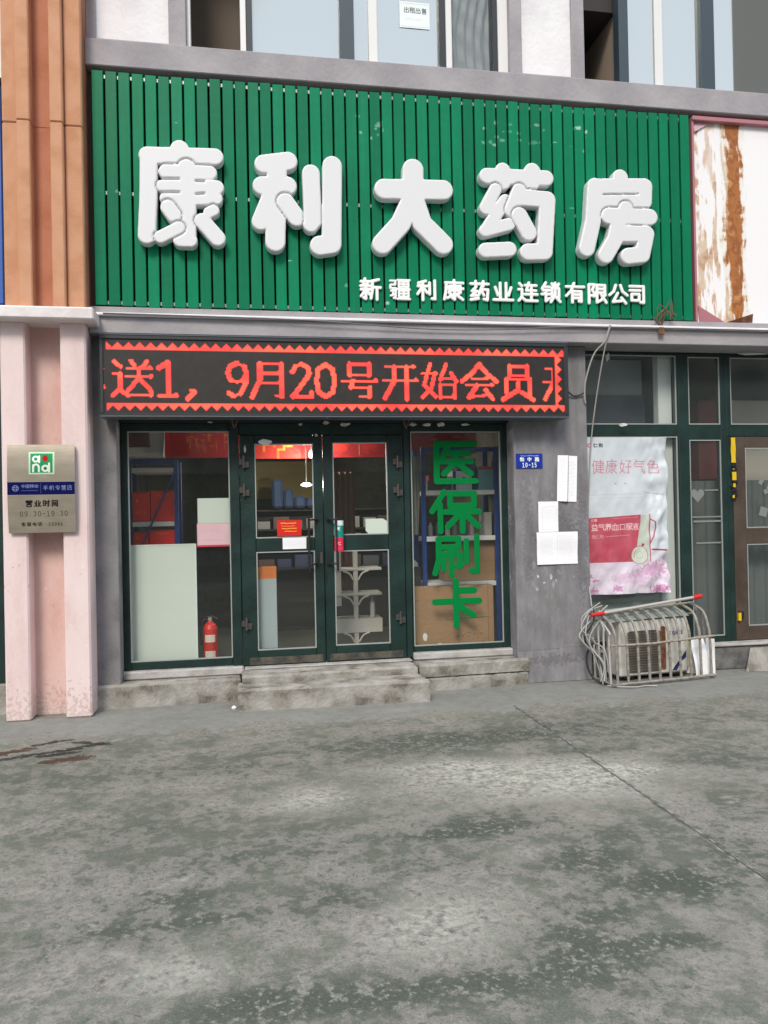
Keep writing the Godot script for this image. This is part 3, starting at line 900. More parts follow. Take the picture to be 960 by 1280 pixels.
func make_building() -> void:
	bld = thing("shop_building", "grey rendered street building with green framed shops below and windows above", "building")
	var gp: Material = M.grey_plaster
	wall("wall", -1.40, -1.133, 0.0, 3.38, -0.32, 0.0, gp, 0.006)
	wall("pillar", 2.655, 3.44, 0.0, 3.38, -0.32, 0.0, make_pillar_texture(), 0.006)
	# stepped lintel beam above the shop fronts
	wall("beam", -1.33, 12.0, 3.382, 3.535, -0.32, 0.15, M.lilac_paint, 0.008)
	wall("ledge", -1.33, 12.0, 3.535, 3.562, -0.32, 0.19, M.white_paint, 0.006)
	wall("beam", -1.33, 12.0, 3.562, 3.63, -0.32, 0.12, M.lilac_paint, 0.005)
	wall("wall", -1.33, 12.0, 3.63, 5.80, -0.32, 0.0, M.dark_room)
	wall("wall", 12.0, 14.0, 0.0, 9.5, -0.32, 0.1, gp)
	# the sill band of the upper floor
	wall("sill_band", -1.33, 12.0, 5.802, 6.045, -0.32, 0.12, M.lilac_paint, 0.008)
	# body behind, so that light enters only through openings
	var body: Material = gp
	wall("wall", -14.0, 14.0, 0.0, 9.5, -8.2, -8.0, body)
	wall("wall", -14.2, -14.0, 0.0, 9.5, -8.2, -0.32, body)
	wall("wall", 14.0, 14.2, 0.0, 9.5, -8.2, 0.0, body)
	wall("roof", -14.2, 14.2, 9.5, 9.7, -8.2, 0.25, body)
	wall("wall", -14.0, 14.0, 8.2, 9.5, -0.30, 0.02, M.white_paint)
	# floors and ceilings inside
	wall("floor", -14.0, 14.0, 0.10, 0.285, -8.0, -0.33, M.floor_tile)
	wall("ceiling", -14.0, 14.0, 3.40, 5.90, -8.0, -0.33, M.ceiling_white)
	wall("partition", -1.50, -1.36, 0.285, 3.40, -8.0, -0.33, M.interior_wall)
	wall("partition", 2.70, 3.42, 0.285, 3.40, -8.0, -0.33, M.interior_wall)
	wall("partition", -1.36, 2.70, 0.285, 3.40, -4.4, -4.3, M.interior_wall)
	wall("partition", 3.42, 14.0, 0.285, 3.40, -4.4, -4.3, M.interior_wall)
	wall("partition", -14.0, 14.0, 5.90, 9.5, -3.3, -3.2, M.dark_room)
	wall("partition", -1.2, 0.9, 5.90, 8.2, -0.75, -0.70, M.brown_wall)
	wall("partition", 3.935, 3.99, 5.90, 8.2, -3.2, -0.17, M.tan_wall)
	wall("ceiling", 3.2, 3.934, 6.93, 8.2, -3.2, -0.17, M.dark_wood)
	wall("ceiling", 3.99, 8.6, 7.76, 8.2, -3.2, -0.31, M.dark_room)
	wall("partition", 3.06, 3.20, 5.90, 9.5, -3.2, -0.33, M.dark_room)
	# plinths and steps
	var q := Geo.new()
	prism(q, [Vector2(-1.335, -0.32), Vector2(-0.06, -0.32), Vector2(-0.06, 0.0), Vector2(-1.335, 0.035)], 0.0, 0.215, 0.02)
	var p := part("plinth", q, M.concrete_step, bld)
	part("plinth_cap", bx(-1.14, -0.03, 0.217, 0.295, -0.32, -0.135, 0.012), M.concrete_pale, p)
	q = Geo.new()
	prism(q, [Vector2(1.66, -0.32), Vector2(2.745, -0.32), Vector2(2.745, 0.03), Vector2(1.66, 0.09)], 0.0, 0.13, 0.02)
	p = part("plinth", q, M.concrete_step, bld)
	q = Geo.new()
	prism(q, [Vector2(1.63, -0.31), Vector2(2.74, -0.31), Vector2(2.76, 0.035), Vector2(1.63, 0.095)], 0.138, 0.262, 0.022)
	part("plinth_slab", q, M.concrete_step, p)
	part("plinth_cap", bx(1.63, 2.66, 0.264, 0.335, -0.32, -0.13, 0.012), M.concrete_pale, p)
	q = Geo.new()
	prism(q, [Vector2(-0.055, -0.32), Vector2(1.60, -0.32), Vector2(1.60, 0.165), Vector2(-0.045, 0.215)], 0.0, 0.268, 0.018)
	part("step", q, M.concrete_step, bld)
	q = Geo.new()
	prism(q, [Vector2(-0.09, 0.10), Vector2(1.625, 0.12), Vector2(1.64, 0.49), Vector2(-0.085, 0.415)], 0.0, 0.195, 0.022)
	part("step", q, M.concrete_step, bld)
	part("threshold", bx(-0.02, 1.60, 0.269, 0.283, -0.32, -0.08, 0.004), M.concrete_pale, bld)
	# right-hand shop: low wall, sill and the ramp slab
	wall("plinth", 3.44, 12.0, 0.0, 0.245, -0.32, -0.10, M.concrete_dark, 0.012)
	wall("sill", 3.44, 12.0, 0.247, 0.278, -0.32, -0.075, M.concrete_pale, 0.008)
	var g := Geo.new()
	var a0 := Vector3(5.16, 0.002, -0.08)
	var pts := [Vector3(5.28, 0.22, -0.095), Vector3(7.4, 0.22, -0.095), Vector3(7.5, 0.003, 0.42), Vector3(5.12, 0.003, 0.06)]
	g.quad(pts[3], pts[2], pts[1], pts[0])
	g.quad(Vector3(5.12, -0.02, 0.06), pts[3], pts[0], Vector3(5.28, -0.02, -0.095))
	g.quad(pts[2], Vector3(7.5, -0.02, 0.42), Vector3(7.4, -0.02, -0.095), pts[1])
	part("ramp", g, M.concrete_step, bld)

# a block on a quadrilateral plan (x, z anticlockwise seen from below) with chipped upper edges
func prism(g: Geo, plan: Array, y0: float, y1: float, bev: float) -> void:
	var f := noise(int(absf(plan[0].x) * 100) + 60, 0.9, 3)
	var rings := []
	var c := Vector2.ZERO
	for p in plan: c += p / plan.size()
	for lev in [[y0, 0.0], [y1 - bev, 0.0], [y1, bev]]:
		var ring := []
		for k in plan.size():
			var a: Vector2 = plan[k]
			var b: Vector2 = plan[(k + 1) % plan.size()]
			var n := maxi(1, int(a.distance_to(b) / 0.045))
			for s in n:
				var p := a.lerp(b, float(s) / n)
				var wob := f.get_noise_2d(p.x * 12.0, p.y * 12.0 + lev[0] * 30.0)
				var inw := (c - p).normalized()
				var d: float = lev[1] * (0.7 + 1.4 * maxf(0.0, wob + 0.1)) + 0.006 * absf(wob)
				var q := p + Vector2(inw.x * 0.15, inw.y).normalized() * d
				ring.append(Vector3(q.x, lev[0] - (0.0 if lev[1] == 0.0 and lev[0] == y0 else 0.006 * maxf(0.0, wob)), q.y))
		rings.append(ring)
	for l in 2:
		for k in rings[0].size():
			var k2: int = (k + 1) % rings[0].size()
			g.quad(rings[l][k2], rings[l][k], rings[l + 1][k], rings[l + 1][k2])
	var top := Vector3(c.x, y1, c.y)
	var n2: int = rings[2].size()
	var poly := PackedVector2Array()
	for p in rings[2]: poly.append(Vector2(p.x, p.z))
	var idx := Geometry2D.triangulate_polygon(poly)
	for t in range(0, idx.size(), 3):
		var A: Vector3 = rings[2][idx[t]]
		var B: Vector3 = rings[2][idx[t + 1]]
		var C: Vector3 = rings[2][idx[t + 2]]
		if (B - A).cross(C - A).y > 0: g.tri(A, B, C)
		else: g.tri(A, C, B)

func hinge(x: float, y: float, parent: Node) -> void:
	var g := Geo.new()
	g.tube([Vector3(x, y - 0.055, -0.150), Vector3(x, y + 0.055, -0.150)], 0.013, 10)
	g.box(Vector3(x - 0.045, y - 0.022, -0.168), Vector3(x - 0.004, y + 0.034, -0.158), 0.002)
	g.box(Vector3(x + 0.004, y - 0.05, -0.168), Vector3(x + 0.05, y + 0.008, -0.158), 0.002)
	g.tube([Vector3(x, y + 0.055, -0.150), Vector3(x, y + 0.066, -0.150)], 0.009, 8)
	for q in [[-0.028, 0.012], [0.03, -0.02]]:
		g.tube([Vector3(x + q[0], y + q[1], -0.160), Vector3(x + q[0], y + q[1], -0.151)], 0.007, 8)
	part("hinge", g, M.hinge_metal, parent)

func make_storefront() -> void:
	var dg: Material = M.door_green
	# the left shop window, the two posts, the right shop window
	framed("shop_window", bld, -1.133, -0.128, 0.297, 2.62, -0.29, -0.20, [[-1.068, -0.130]], [[0.372, 2.545]], dg)
	wall("door_post", -0.128, -0.038, 0.285, 2.62, -0.29, -0.185, dg, 0.005)
	wall("door_post", 1.572, 1.632, 0.285, 2.62, -0.29, -0.185, dg, 0.005)
	framed("shop_window", bld, 1.634, 2.655, 0.337, 2.62, -0.29, -0.20, [[1.650, 2.585]], [[0.392, 2.540]], dg)
	wall("door_head", -0.038, 1.572, 2.505, 2.62, -0.29, -0.20, dg, 0.005)
	wall("window_head", -1.133, 2.655, 2.62, 3.382, -0.30, -0.14, M.dark_gasket)
	# two door leaves
	var left := framed("door", bld, -0.033, 0.762, 0.290, 2.504, -0.255, -0.178, [[0.108, 0.672]], [[0.430, 1.378], [1.508, 2.420]], dg)
	var right := framed("door", bld, 0.768, 1.567, 0.290, 2.504, -0.255, -0.178, [[0.862, 1.406]], [[0.440, 1.370], [1.520, 2.430]], dg)
	part("kick_plate", bx(0.03, 0.735, 0.296, 0.366, -0.178, -0.1745), M.kick_metal, left)
	part("kick_plate", bx(0.80, 1.53, 0.300, 0.366, -0.178, -0.1745), M.kick_metal, right)
	for y in [2.24, 1.97, 0.69]:
		hinge(0.005, y, left)
	for y in [2.23, 1.95, 0.69]:
		hinge(1.505, y, right)
	for s in [[0.612, left, 0.70], [0.886, right, 0.80]]:
		var x: float = s[0]
		var inner: float = s[2]
		var g := Geo.new()
		g.tube([Vector3(x, 1.18, -0.105), Vector3(x, 1.70, -0.105)], 0.013, 10)
		for y in [1.245, 1.675]:
			g.tube(curve([Vector3(x, y, -0.105), Vector3(lerpf(x, inner, 0.6), y + 0.004, -0.125), Vector3(inner, y, -0.172)], 4), 0.010, 8)
			g.tube([Vector3(inner, y, -0.176), Vector3(inner, y, -0.168)], 0.024, 10)
		part("handle", g, M.black_iron, s[1])
	# lock and latch in the meeting stiles
	part("lock", bx(0.722, 0.748, 1.25, 1.36, -0.178, -0.170, 0.003), M.hinge_metal, left)
	part("latch", bx(0.775, 0.79, 1.05, 1.16, -0.178, -0.169, 0.003), M.black_iron, right)

func make_neighbour_shop() -> void:
	var dg: Material = M.door_green
	framed("shop_window", bld, 3.44, 4.570, 0.280, 3.375, -0.29, -0.20, [[3.52, 4.556]], [[0.345, 2.484], [2.612, 3.345]], dg)
	framed("shop_window", bld, 4.572, 5.130, 0.280, 3.375, -0.292, -0.198, [[4.694, 5.062]], [[0.345, 2.448], [2.612, 3.335]], dg)
	framed("shop_window", bld, 5.132, 7.2, 2.484, 3.375, -0.29, -0.20, [[5.190, 7.1]], [[2.612, 3.335]], dg)
	wall("door_post", 5.132, 5.195, 0.280, 2.484, -0.29, -0.205, dg, 0.004)
	var d := framed("door", bld, 5.200, 6.20, 0.285, 2.478, -0.262, -0.205, [[5.352, 6.05]], [[0.434, 1.318], [1.491, 2.36]], M.brown_door)
	d.set_meta("label", "brown wooden door with two panes")
	framed("shop_window", bld, 6.22, 7.2, 0.285, 2.478, -0.27, -0.205, [[6.32, 7.1]], [[0.434, 2.36]], dg)
	wall("wall", 7.2, 12.0, 0.28, 3.38, -0.32, -0.1, M.grey_plaster)
	# tape and lock on the brown door
	var g := Geo.new()
	g.sheet(Vector3(5.175, 2.20, -0.196), Vector3(0.055, 0, 0), Vector3(0, 0.27, 0), 3, 8, func(i, j): return 0.004 * sin(j * 9.0 + i * 3.0))
	part("warning_tape", g, M.yellow_tape, d, "yellow tape hanging at the top of the brown door")
	g = Geo.new()
	for k in 9:
		var y := 2.19 - k * 0.045
		g.box(Vector3(5.178 + 0.012 * sin(k * 2.1), y - 0.036, -0.199), Vector3(5.232 + 0.012 * sin(k * 2.1), y, -0.188), 0.004)
	part("lock", g, M.black_iron, d)
	for k in 4:
		part("tape_scrap", bx(5.176 + 0.010 * (k % 2), 5.200 + 0.012 * (k % 3), 1.82 + k * 0.095 + 0.02 * (k % 2), 1.850 + k * 0.095 + 0.03 * (k % 3), -0.187, -0.184), M.yellow_tape, d)
	part("handle", bx(5.212, 5.272, 0.52, 0.60, -0.204, -0.17, 0.006), M.black_iron, d)
	part("tape_scrap", bx(5.205, 5.235, 0.50, 0.585, -0.196, -0.168), M.yellow_tape, d)
	# the pale post behind the corner of the window
	wall("post", 4.405, 4.56, 0.285, 3.40, -0.42, -0.31, M.board_edge, 0.005)

func make_upper_floor() -> void:
	var wz := 0.0
	var lp: Material = M.lilac_paint
	for s in [[-1.33, -1.245], [-0.602, -0.445], [2.690, 2.815], [3.345, 3.480]]:
		wall("wall_pier", s[0], s[1], 6.045, 8.2, -0.30, 0.05, lp, 0.006)
	for s in [[-1.245, -0.602], [2.815, 3.345]]:
		wall("white_panel", s[0], s[1], 6.09, 8.2, -0.30, 0.012, M.white_paint)
		wall("sill", s[0], s[1], 6.045, 6.09, -0.30, 0.05, lp, 0.005)
	wall("sill", -0.445, 2.690, 6.045, 6.075, -0.30, 0.05, lp, 0.005)
	wall("sill", 3.480, 12.0, 6.045, 6.08, -0.30, 0.05, lp, 0.005)
	wall("wall_pier", 8.6, 12.0, 6.08, 8.2, -0.30, 0.05, lp)
	wall("lintel", -0.445, 2.690, 7.75, 8.2, -0.30, 0.05, lp)
	wall("lintel", 3.480, 8.6, 7.75, 8.2, -0.30, 0.05, lp)
	for ww in [[-0.445, 2.690, 6.075, [[-0.445, -0.408, "w"], [-0.408, 0.05, "o"], [0.05, 0.103, "w"], [0.103, 0.163, "d"], [0.163, 0.998, "g"], [0.998, 1.137, "s"], [1.137, 1.99, "g"], [1.99, 2.054, "d"], [2.054, 2.112, "w"], [2.112, 2.540, "k"], [2.540, 2.590, "d"], [2.590, 2.690, "w"]]],
			[3.480, 8.6, 6.08, [[3.480, 3.895, "o"], [3.895, 4.0, "s"], [4.0, 4.82, "g"], [4.82, 4.978, "s"], [4.978, 6.2, "g"], [6.2, 6.3, "s"], [6.3, 7.1, "g"], [7.1, 7.2, "w"], [7.2, 8.6, "g"]]]]:
		var base := part("upper_window", bx(ww[0], ww[1], ww[2], ww[2] + 0.012, -0.16, -0.02), M.white_frame, bld)
		for s in ww[3]:
			var y0: float = ww[2] + 0.012
			match s[2]:
				"w": part("frame", bx(s[0], s[1], y0, 7.75, -0.15, -0.01, 0.004), M.white_frame, base)
				"d": part("frame", bx(s[0], s[1], y0, 7.75, -0.15, -0.03, 0.004), M.dark_gasket, base)
				"s": part("frame", bx(s[0], s[1], y0, 7.75, -0.15, -0.025, 0.004), M.slate_frame, base)
				"g": part("pane", pane_mesh(s[0], s[1], y0, 7.75, -0.08), M.coated_glass, base)
				"k": part("pane", pane_mesh(s[0], s[1], y0, 7.75, -0.10), M.glass, base)
		# folded net behind the narrow pane, white upright strip over the glass
		if ww[0] < 0.0:
			part("blind", Geo.new().sheet(Vector3(2.10, 6.09, -0.16), Vector3(0.45, 0, 0), Vector3(0, 1.65, 0), 14, 30, func(i, j): return 0.012 * sin(i * 31.0 + 3.0 * sin(j * 7.0)) + 0.008 * sin(j * 40.0 + i * 9.0)), M.blind, base)
			part("white_strip", bx(1.285, 1.372, y_up(), 7.75, -0.078, -0.055, 0.004), M.white_frame, base)
		else:
			part("white_strip", bx(4.312, 4.402, y_up(), 7.75, -0.078, -0.055, 0.004), M.white_frame, base)
	# rooms
	wall("partition", -1.33, -1.20, 5.90, 8.2, -3.2, -0.33, M.dark_room)

func y_up() -> float:
	return 6.092

# paint on a post 0.8 m wide and 3.44 m high, chipped and splashed at the foot
func foot_worn(called: String, tones: Array, seed_: int) -> StandardMaterial3D:
	var w := 256
	var h := 1100
	var im := Image.create_empty(w, h, false, Image.FORMAT_RGB8)
	var a := noise(seed_, 0.008, 4, FastNoiseLite.TYPE_SIMPLEX_SMOOTH, 20.0)
	var b := noise(seed_ + 20, 0.05, 4)
	for y in h:
		for x in w:
			var t := clampf(0.5 + a.get_noise_2d(x, y * 0.4) * 0.9 + b.get_noise_2d(x * 1.6, y) * 0.25, 0.0, 0.999) * (tones.size() - 1)
			var c: Color = tones[int(t)].lerp(tones[int(t) + 1], t - int(t))
			var up := (h - y) / 320.0   # metres above the ground
			var q := b.get_noise_2d(x * 1.2 + 500, y * 1.1) * 1.6 - up * 3.4
			c = c.lerp(Color(0.34, 0.25, 0.21), clampf((q + 0.50) * 1.6, 0.0, 0.42))
			if q > 0.10: c = c.lerp(Color(0.66, 0.60, 0.56), 0.65)
			im.set_pixel(x, y, c.linear_to_srgb())
	var r := RandomNumberGenerator.new()
	r.seed = seed_
	for k in 40:
		blot(im, r.randf_range(0, w), r.randf_range(300, h), r.randf_range(1, 4), r.randf_range(1, 7), Color(0.60, 0.42, 0.38, r.randf_range(0.15, 0.5)) if k % 2 else Color(0.93, 0.88, 0.87, r.randf_range(0.2, 0.6)), 0.5, k)
	var m := printed(called, im, 0.85)
	m.texture_repeat = true
	m.uv1_scale = Vector3(1.0 / 0.80, 1.0 / 3.44, 1.0)
	m.uv1_offset = Vector3(2.05 / 0.80, 1.0, 0.0)
	return m

func make_pilaster() -> void:
	# lower pink pilaster: two ribs with a recess between
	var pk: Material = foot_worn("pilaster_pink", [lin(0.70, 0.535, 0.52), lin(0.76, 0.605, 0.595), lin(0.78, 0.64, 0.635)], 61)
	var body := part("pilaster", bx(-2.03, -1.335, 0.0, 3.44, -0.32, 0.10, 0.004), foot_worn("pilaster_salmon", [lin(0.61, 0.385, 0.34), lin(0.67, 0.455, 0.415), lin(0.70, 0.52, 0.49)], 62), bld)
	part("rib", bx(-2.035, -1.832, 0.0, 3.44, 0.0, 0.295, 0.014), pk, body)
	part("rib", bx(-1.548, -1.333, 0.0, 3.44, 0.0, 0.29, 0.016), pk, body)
	part("capital", bx(-2.60, -1.237, 3.43, 3.535, -0.10, 0.45, 0.012), M.white_pink, body)
	# upper orange pilaster in two lifts
	for s in [[3.536, 5.150], [5.152, 9.45]]:
		var up := part("pilaster", bx(-1.985, -1.330, s[0], s[1], -0.32, 0.235, 0.003), M.orange_shaded, bld)
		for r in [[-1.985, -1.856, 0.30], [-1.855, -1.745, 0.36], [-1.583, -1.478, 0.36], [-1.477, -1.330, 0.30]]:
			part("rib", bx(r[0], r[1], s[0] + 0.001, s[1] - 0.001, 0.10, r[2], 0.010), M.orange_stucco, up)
	# the neighbour on the left of the pilaster
	wall("wall", -14.0, -2.03, 5.62, 9.45, -0.32, 0.05, M.white_paint)
	wall("wall", -14.0, -2.03, 3.40, 5.62, -0.32, 0.0, M.dark_room)
	wall("plinth", -14.0, -2.04, 0.0, 0.26, -0.32, 0.0, M.concrete_step)
	framed("shop_window", bld, -6.0, -2.04, 0.26, 3.40, -0.3, -0.10, [[-5.9, -4.1], [-4.0, -2.2]], [[0.40, 2.45], [2.6, 3.3]], M.door_green)
	wall("wall", -14.0, -6.0, 0.26, 3.40, -0.32, -0.05, M.grey_plaster)
	var sg := thing("shop_sign", "plain blue shop signboard left of the orange pilaster", "sign", Vector3(-4.6, 3.6, 0.0))
	part("board", bx(-2.6, 2.57, 0.02, 1.95, 0.02, 0.16, 0.008), M.sign_blue, sg)
	part("frame", bx(-2.62, 2.58, 1.952, 2.0, 0.0, 0.18, 0.006), M.black_iron, sg)

func make_street_side() -> void:
	# the block across the street, which the panes mirror
	var o := thing("apartment_block", "long pale apartment block across the street mirrored in the upper panes", "building", Vector3(6, 0, 40))
	part("wall", bx(-34, 30, 0, 17, 0, 10), M.block_wall, o)
	part("roof", bx(-34.4, 30.4, 17, 17.5, -0.4, 10.4), M.concrete_dark, o)
	part("shop_row", bx(-34, 30, 0, 4.4, -1.5, -0.002), M.dark_wood, o)
	var tw := thing("apartment_tower", "dark tall tower across the street mirrored in the far upper pane", "building", Vector3(42.5, 0, 40))
	part("wall", bx(0, 26, 0, 46, 0, 14), M.block_dark, tw)
	for f in 14:
		part("balcony", bx(-1.0, 24, 2.5 + f * 3.0, 3.7 + f * 3.0, -1.6, 0.0), M.concrete_dark, tw)
	var win := bx(-0.9, 0.9, 0.0, 1.6, -0.05, 0.06).mesh()
	var balc := bx(-1.7, 1.7, 0.0, 1.1, -1.2, -0.0).mesh()
	for f in 5:
		for k in 15:
			var w := part("window", win, M.block_glass, o)
			w.position = Vector3(-31 + k * 4.2, 5.6 + f * 2.3, 0)
			if k % 3 == 1:
				var b := part("balcony", balc, M.block_balcony, o)
				b.position = Vector3(-31 + k * 4.2, 4.9 + f * 2.3, 0)

# ---------------------------------------------------------------- the green sign
const BIG := {
	"康": ["16:-51,504 -51,499;15:-79,497 -20,499;15:-78,497 -79,458 -81,425/13:-63,483 -25,484;13:-65,470 -19,471;12:-63,459 -20,461;16:-45,487 -46,424;12:-52,422 -43,422/13:-62,451 -57,444/11:-69,424 -53,433/10:-26,448 -22,450;14:-32,440 -19,425", "-70,476 -52,477;-37,476 -30,476;-70,464 -52,465;-37,464 -30,465"],
	"利": ["16:24,495 46,499;17:36,496 33,424;16:22,475 45,476;15:30,466 20,442/15:43,461 53,447/15:67,489 68,445;13:68,445 66,441/17:87,497 85,424 74,422", ""],
	"大": ["18:136,478 193,480;19:164,498 163,469;18:163,471 151,446 133,426;18:164,471 172,447 192,428", ""],
	"药": ["15:237,496 297,497;15:253,502 253,491;16:283,503 282,492/12:245,483 235,465;11:235,464 250,465;12:255,473 238,448;12:234,443 258,450/14:234,424 258,426/14:269,483 261,464;16:269,477 298,476 294,425 277,424/16:269,459 278,443", ""],
	"房": ["16:375,502 375,495;15:350,492 401,495;14:402,495 401,479;14:352,476 401,479;16:348,492 345,457 338,430/15:380,471 380,464;16:362,463 406,464;16:373,462 368,440 358,424;16:376,446 402,447 397,426 382,424", ""],
}

func make_sign() -> void:
	var x0 := -1.283
	var y0 := 3.637
	var sg := thing("shop_sign", "wide green slatted shop sign with raised white lettering", "sign", Vector3(x0, y0, 0.0))
	var at := Vector3(-x0, -y0, 0.0)   # lets the parts below be given in scene metres
	var bk := part("backing", bx(x0 + 0.01, 4.57, y0 + 0.01, 5.75, 0.004, 0.03), M.black_void, sg)
	bk.position = at
	for y in [3.672, 4.665, 5.715]:
		var r := part("rail", bx(x0 + 0.005, 4.575, y - 0.018, y + 0.018, 0.05, 0.094, 0.003), M.galvanised, sg)
		r.position = at
	var n := 51
	var pitch := 5.862 / n
	var wd := 0.0975
	var prof := Geo.new()
	# a folded sheet: flat face with two returned flanges
	prof.box(Vector3(-wd / 2, 0, 0.0), Vector3(wd / 2, 2.115, 0.012), 0.0045)
	prof.box(Vector3(-wd / 2, 0, -0.016), Vector3(-wd / 2 + 0.004, 2.115, 0.0))
	prof.box(Vector3(wd / 2 - 0.004, 0, -0.016), Vector3(wd / 2, 2.115, 0.0))
	var mesh := prof.mesh()
	var tones := []
	for k in n:
		var cx := x0 + (k + 0.5) * pitch
		var m: StandardMaterial3D = M.slat.duplicate()
		m.uv1_scale = Vector3(1.0 / 6.0, 1.0 / 3.0, 1.0)
		m.uv1_offset = Vector3((cx + 1.4) / 6.0, (2.5) / 3.0, 0.0)
		var v := 0.92 + rng.randf() * 0.16
		m.albedo_color = Color(v, v, v)
		m.roughness = 0.36 + rng.randf() * 0.1
		var s := part("slat", mesh, m, sg)
		s.position = at + Vector3(cx, y0 + rng.randf_range(-0.006, 0.006), 0.108)
		s.rotation_degrees = Vector3(rng.randf_range(-0.12, 0.12), rng.randf_range(-1.0, 1.0), rng.randf_range(-0.05, 0.05))
	for ch in BIG:
		var comps := []
		var d: Array = BIG[ch]
		for c in d[0].split("/"):
			var ss := []
			for s in c.split(";"):
				var w: PackedStringArray = s.split(":")
				var p := PackedVector2Array()
				for q in w[1].split(" "):
					var e: PackedStringArray = q.split(",")
					p.append(Vector2(float(e[0]), float(e[1])) / 100.0)
				ss.append([float(w[0]) / 200.0 + (0.0075 if ch in ["利", "大"] else 0.0035), p])
			comps.append(ss)
		var slots := []
		if d[1] != "":
			for s in d[1].split(";"):
				var e: PackedStringArray = s.split(" ")
				var a := e[0].split(",")
				var b := e[1].split(",")
				slots.append([0.008, Vector2(float(a[0]), float(a[1])) / 100.0, Vector2(float(b[0]), float(b[1])) / 100.0])
		var o := part("sign_letter", solid(comps, slots, 0.0085, 0.010, 0.105, 0.0105, 0.008), M.letter_white, sg, "large raised white character " + ch)
		o.position = at + Vector3(0, 0, 0.125)
	var line2 := "新疆利康药业连锁有限公司"
	var cxs := [462, 496.5, 530, 563, 594.5, 624, 655, 685, 716, 744.5, 772.5, 797.5]
	for k in line2.length():
		var ch := line2[k]
		var X: float = 1.22 + (cxs[k] - 462.0) / (797.5 - 462.0) * (3.945 - 1.22)
		var Y: float = 3.853 + (X - 1.2) / 2.8 * 0.032
		var wdt: float = 0.212 if k < 11 else 0.19
		var o := part("sign_letter", solid(glyph_comps(ch, Vector2(wdt, 0.210), 0.0112 if ch == "疆" else 0.0150), [], 0.0042, 0.008, 0.024, 0.006, 0.01), M.letter_white_small, sg, "small white character " + ch)
		o.position = at + Vector3(X, Y, 0.123)
	# blank white panel to the right, rust where the old sign peeled
	var w := 480
	var h := 640
	var im := blank(w, h, Color(0.925, 0.915, 0.925))
	var a := noise(71, 0.012, 5, FastNoiseLite.TYPE_SIMPLEX_SMOOTH, 25.0)
	var b := noise(72, 0.03, 5, FastNoiseLite.TYPE_SIMPLEX_SMOOTH, 14.0)
	var c := noise(73, 0.012, 3)
	var rust := [Color(0.60, 0.36, 0.17), Color(0.67, 0.42, 0.20), Color(0.55, 0.31, 0.15), Color(0.74, 0.52, 0.31)]
	for y in h:
		for x in w:
			var X := float(x)   # 480 px stand for 1.7 m: 282 px to the metre
			var t := float(y) / h
			# main band: X 0.33..0.54 m
			var cxm := 122.0 + 10.0 * t + 5.0 * sin(t * 7.0)
			var hw := 21.0 + 8.0 * a.get_noise_2d(0, y * 2.0) + 8.0 * smoothstep(0.35, 0.5, t) * (1.0 - smoothstep(0.62, 0.75, t)) + 6.0 * smoothstep(0.1, 0.0, t)
			var d := (absf(X - cxm) - hw) / 7.0 + b.get_noise_2d(x * 1.5, y * 0.35) * 2.8
			var k := clampf(0.5 - d, 0.0, 1.0)
			# torn patches between the band and the sign
			var q := a.get_noise_2d(x * 2.0 + 300, y * 0.30) + b.get_noise_2d(x * 1.5 + 90, y * 0.22) * 0.55
			var lim := 0.16 - 0.34 * smoothstep(0.62, 0.9, t) - 0.25 * smoothstep(0.07, 0.0, t)
			if X < cxm and X > 6:
				k = maxf(k, clampf((q - lim) * 9.0, 0.0, 1.0) * (0.62 if t > 0.3 else 0.38))
			if X < 14: k = maxf(k, clampf(b.get_noise_2d(x, y * 0.4) * 3.0, 0.0, 0.6))
			var base := im.get_pixel(x, y)
			var halo := clampf(0.9 - absf(d) * 0.35, 0.0, 1.0) * 0.35 if X < cxm + 40 else 0.0
			base = base.lerp(Color(0.80, 0.72, 0.60), halo)
			if k > 0.0:
				var n2 := clampf((b.get_noise_2d(x * 0.7 + 40, y * 0.5) * 0.9 + 0.5), 0.0, 0.999) * 3.0
				var rc: Color = rust[int(n2)].lerp(rust[int(n2) + 1], n2 - int(n2))
				if X < cxm - hw: rc = rc.lerp(Color(0.80, 0.70, 0.56), clampf(0.45 + c.get_noise_2d(x * 2.0, y), 0.0, 0.8))
				base = base.lerp(rc, k)
			im.set_pixel(x, y, base)
	var rp := thing("blank_sign_panel", "white blank sign panel with brown rust streak beside the green sign", "sign", Vector3(4.66, 3.645, 0.0))
	var pm := printed("rust_panel", im, 0.65)
	var g := Geo.new()
	g.face(Vector3(0, 0, 0.05), Vector3(1.7, 0, 0.05), Vector3(1.7, 2.10, 0.05), Vector3(0, 2.10, 0.05))
	part("panel", g, pm, rp)
	part("panel", bx(1.704, 3.4, 0, 2.10, 0.03, 0.05), M.white_paint, rp)
	part("core", bx(0.0, 1.7, 0.0, 2.10, 0.004, 0.045), M.galvanised, rp)
	g = Geo.new()
	g.box(Vector3(-0.035, 2.075, 0.03), Vector3(3.4, 2.118, 0.105), 0.004)
	g.box(Vector3(-0.036, 0.0, 0.03), Vector3(-0.012, 2.075, 0.085), 0.003)
	part("frame", g, M.pink_trim, rp)
	# corners of the old pink facing left behind
	g = Geo.new()
	tri_plate(g, Vector3(0.0, 2.073, 0.056), Vector3(0.0, 1.965, 0.075), Vector3(0.19, 2.073, 0.062), 0.006)
	part("torn_corner", g, M.pink_pale, rp)
	g = Geo.new()
	tri_plate(g, Vector3(0.02, 0.002, 0.056), Vector3(0.30, 0.002, 0.066), Vector3(0.0, 0.165, 0.070), 0.006)
	part("torn_corner", g, M.pink_trim, rp)
	g = Geo.new()
	tri_plate(g, Vector3(0.33, 0.002, 0.052), Vector3(0.62, 0.002, 0.066), Vector3(0.60, 0.085, 0.110), 0.005)
	part("torn_corner", g, M.rusty_iron, rp)

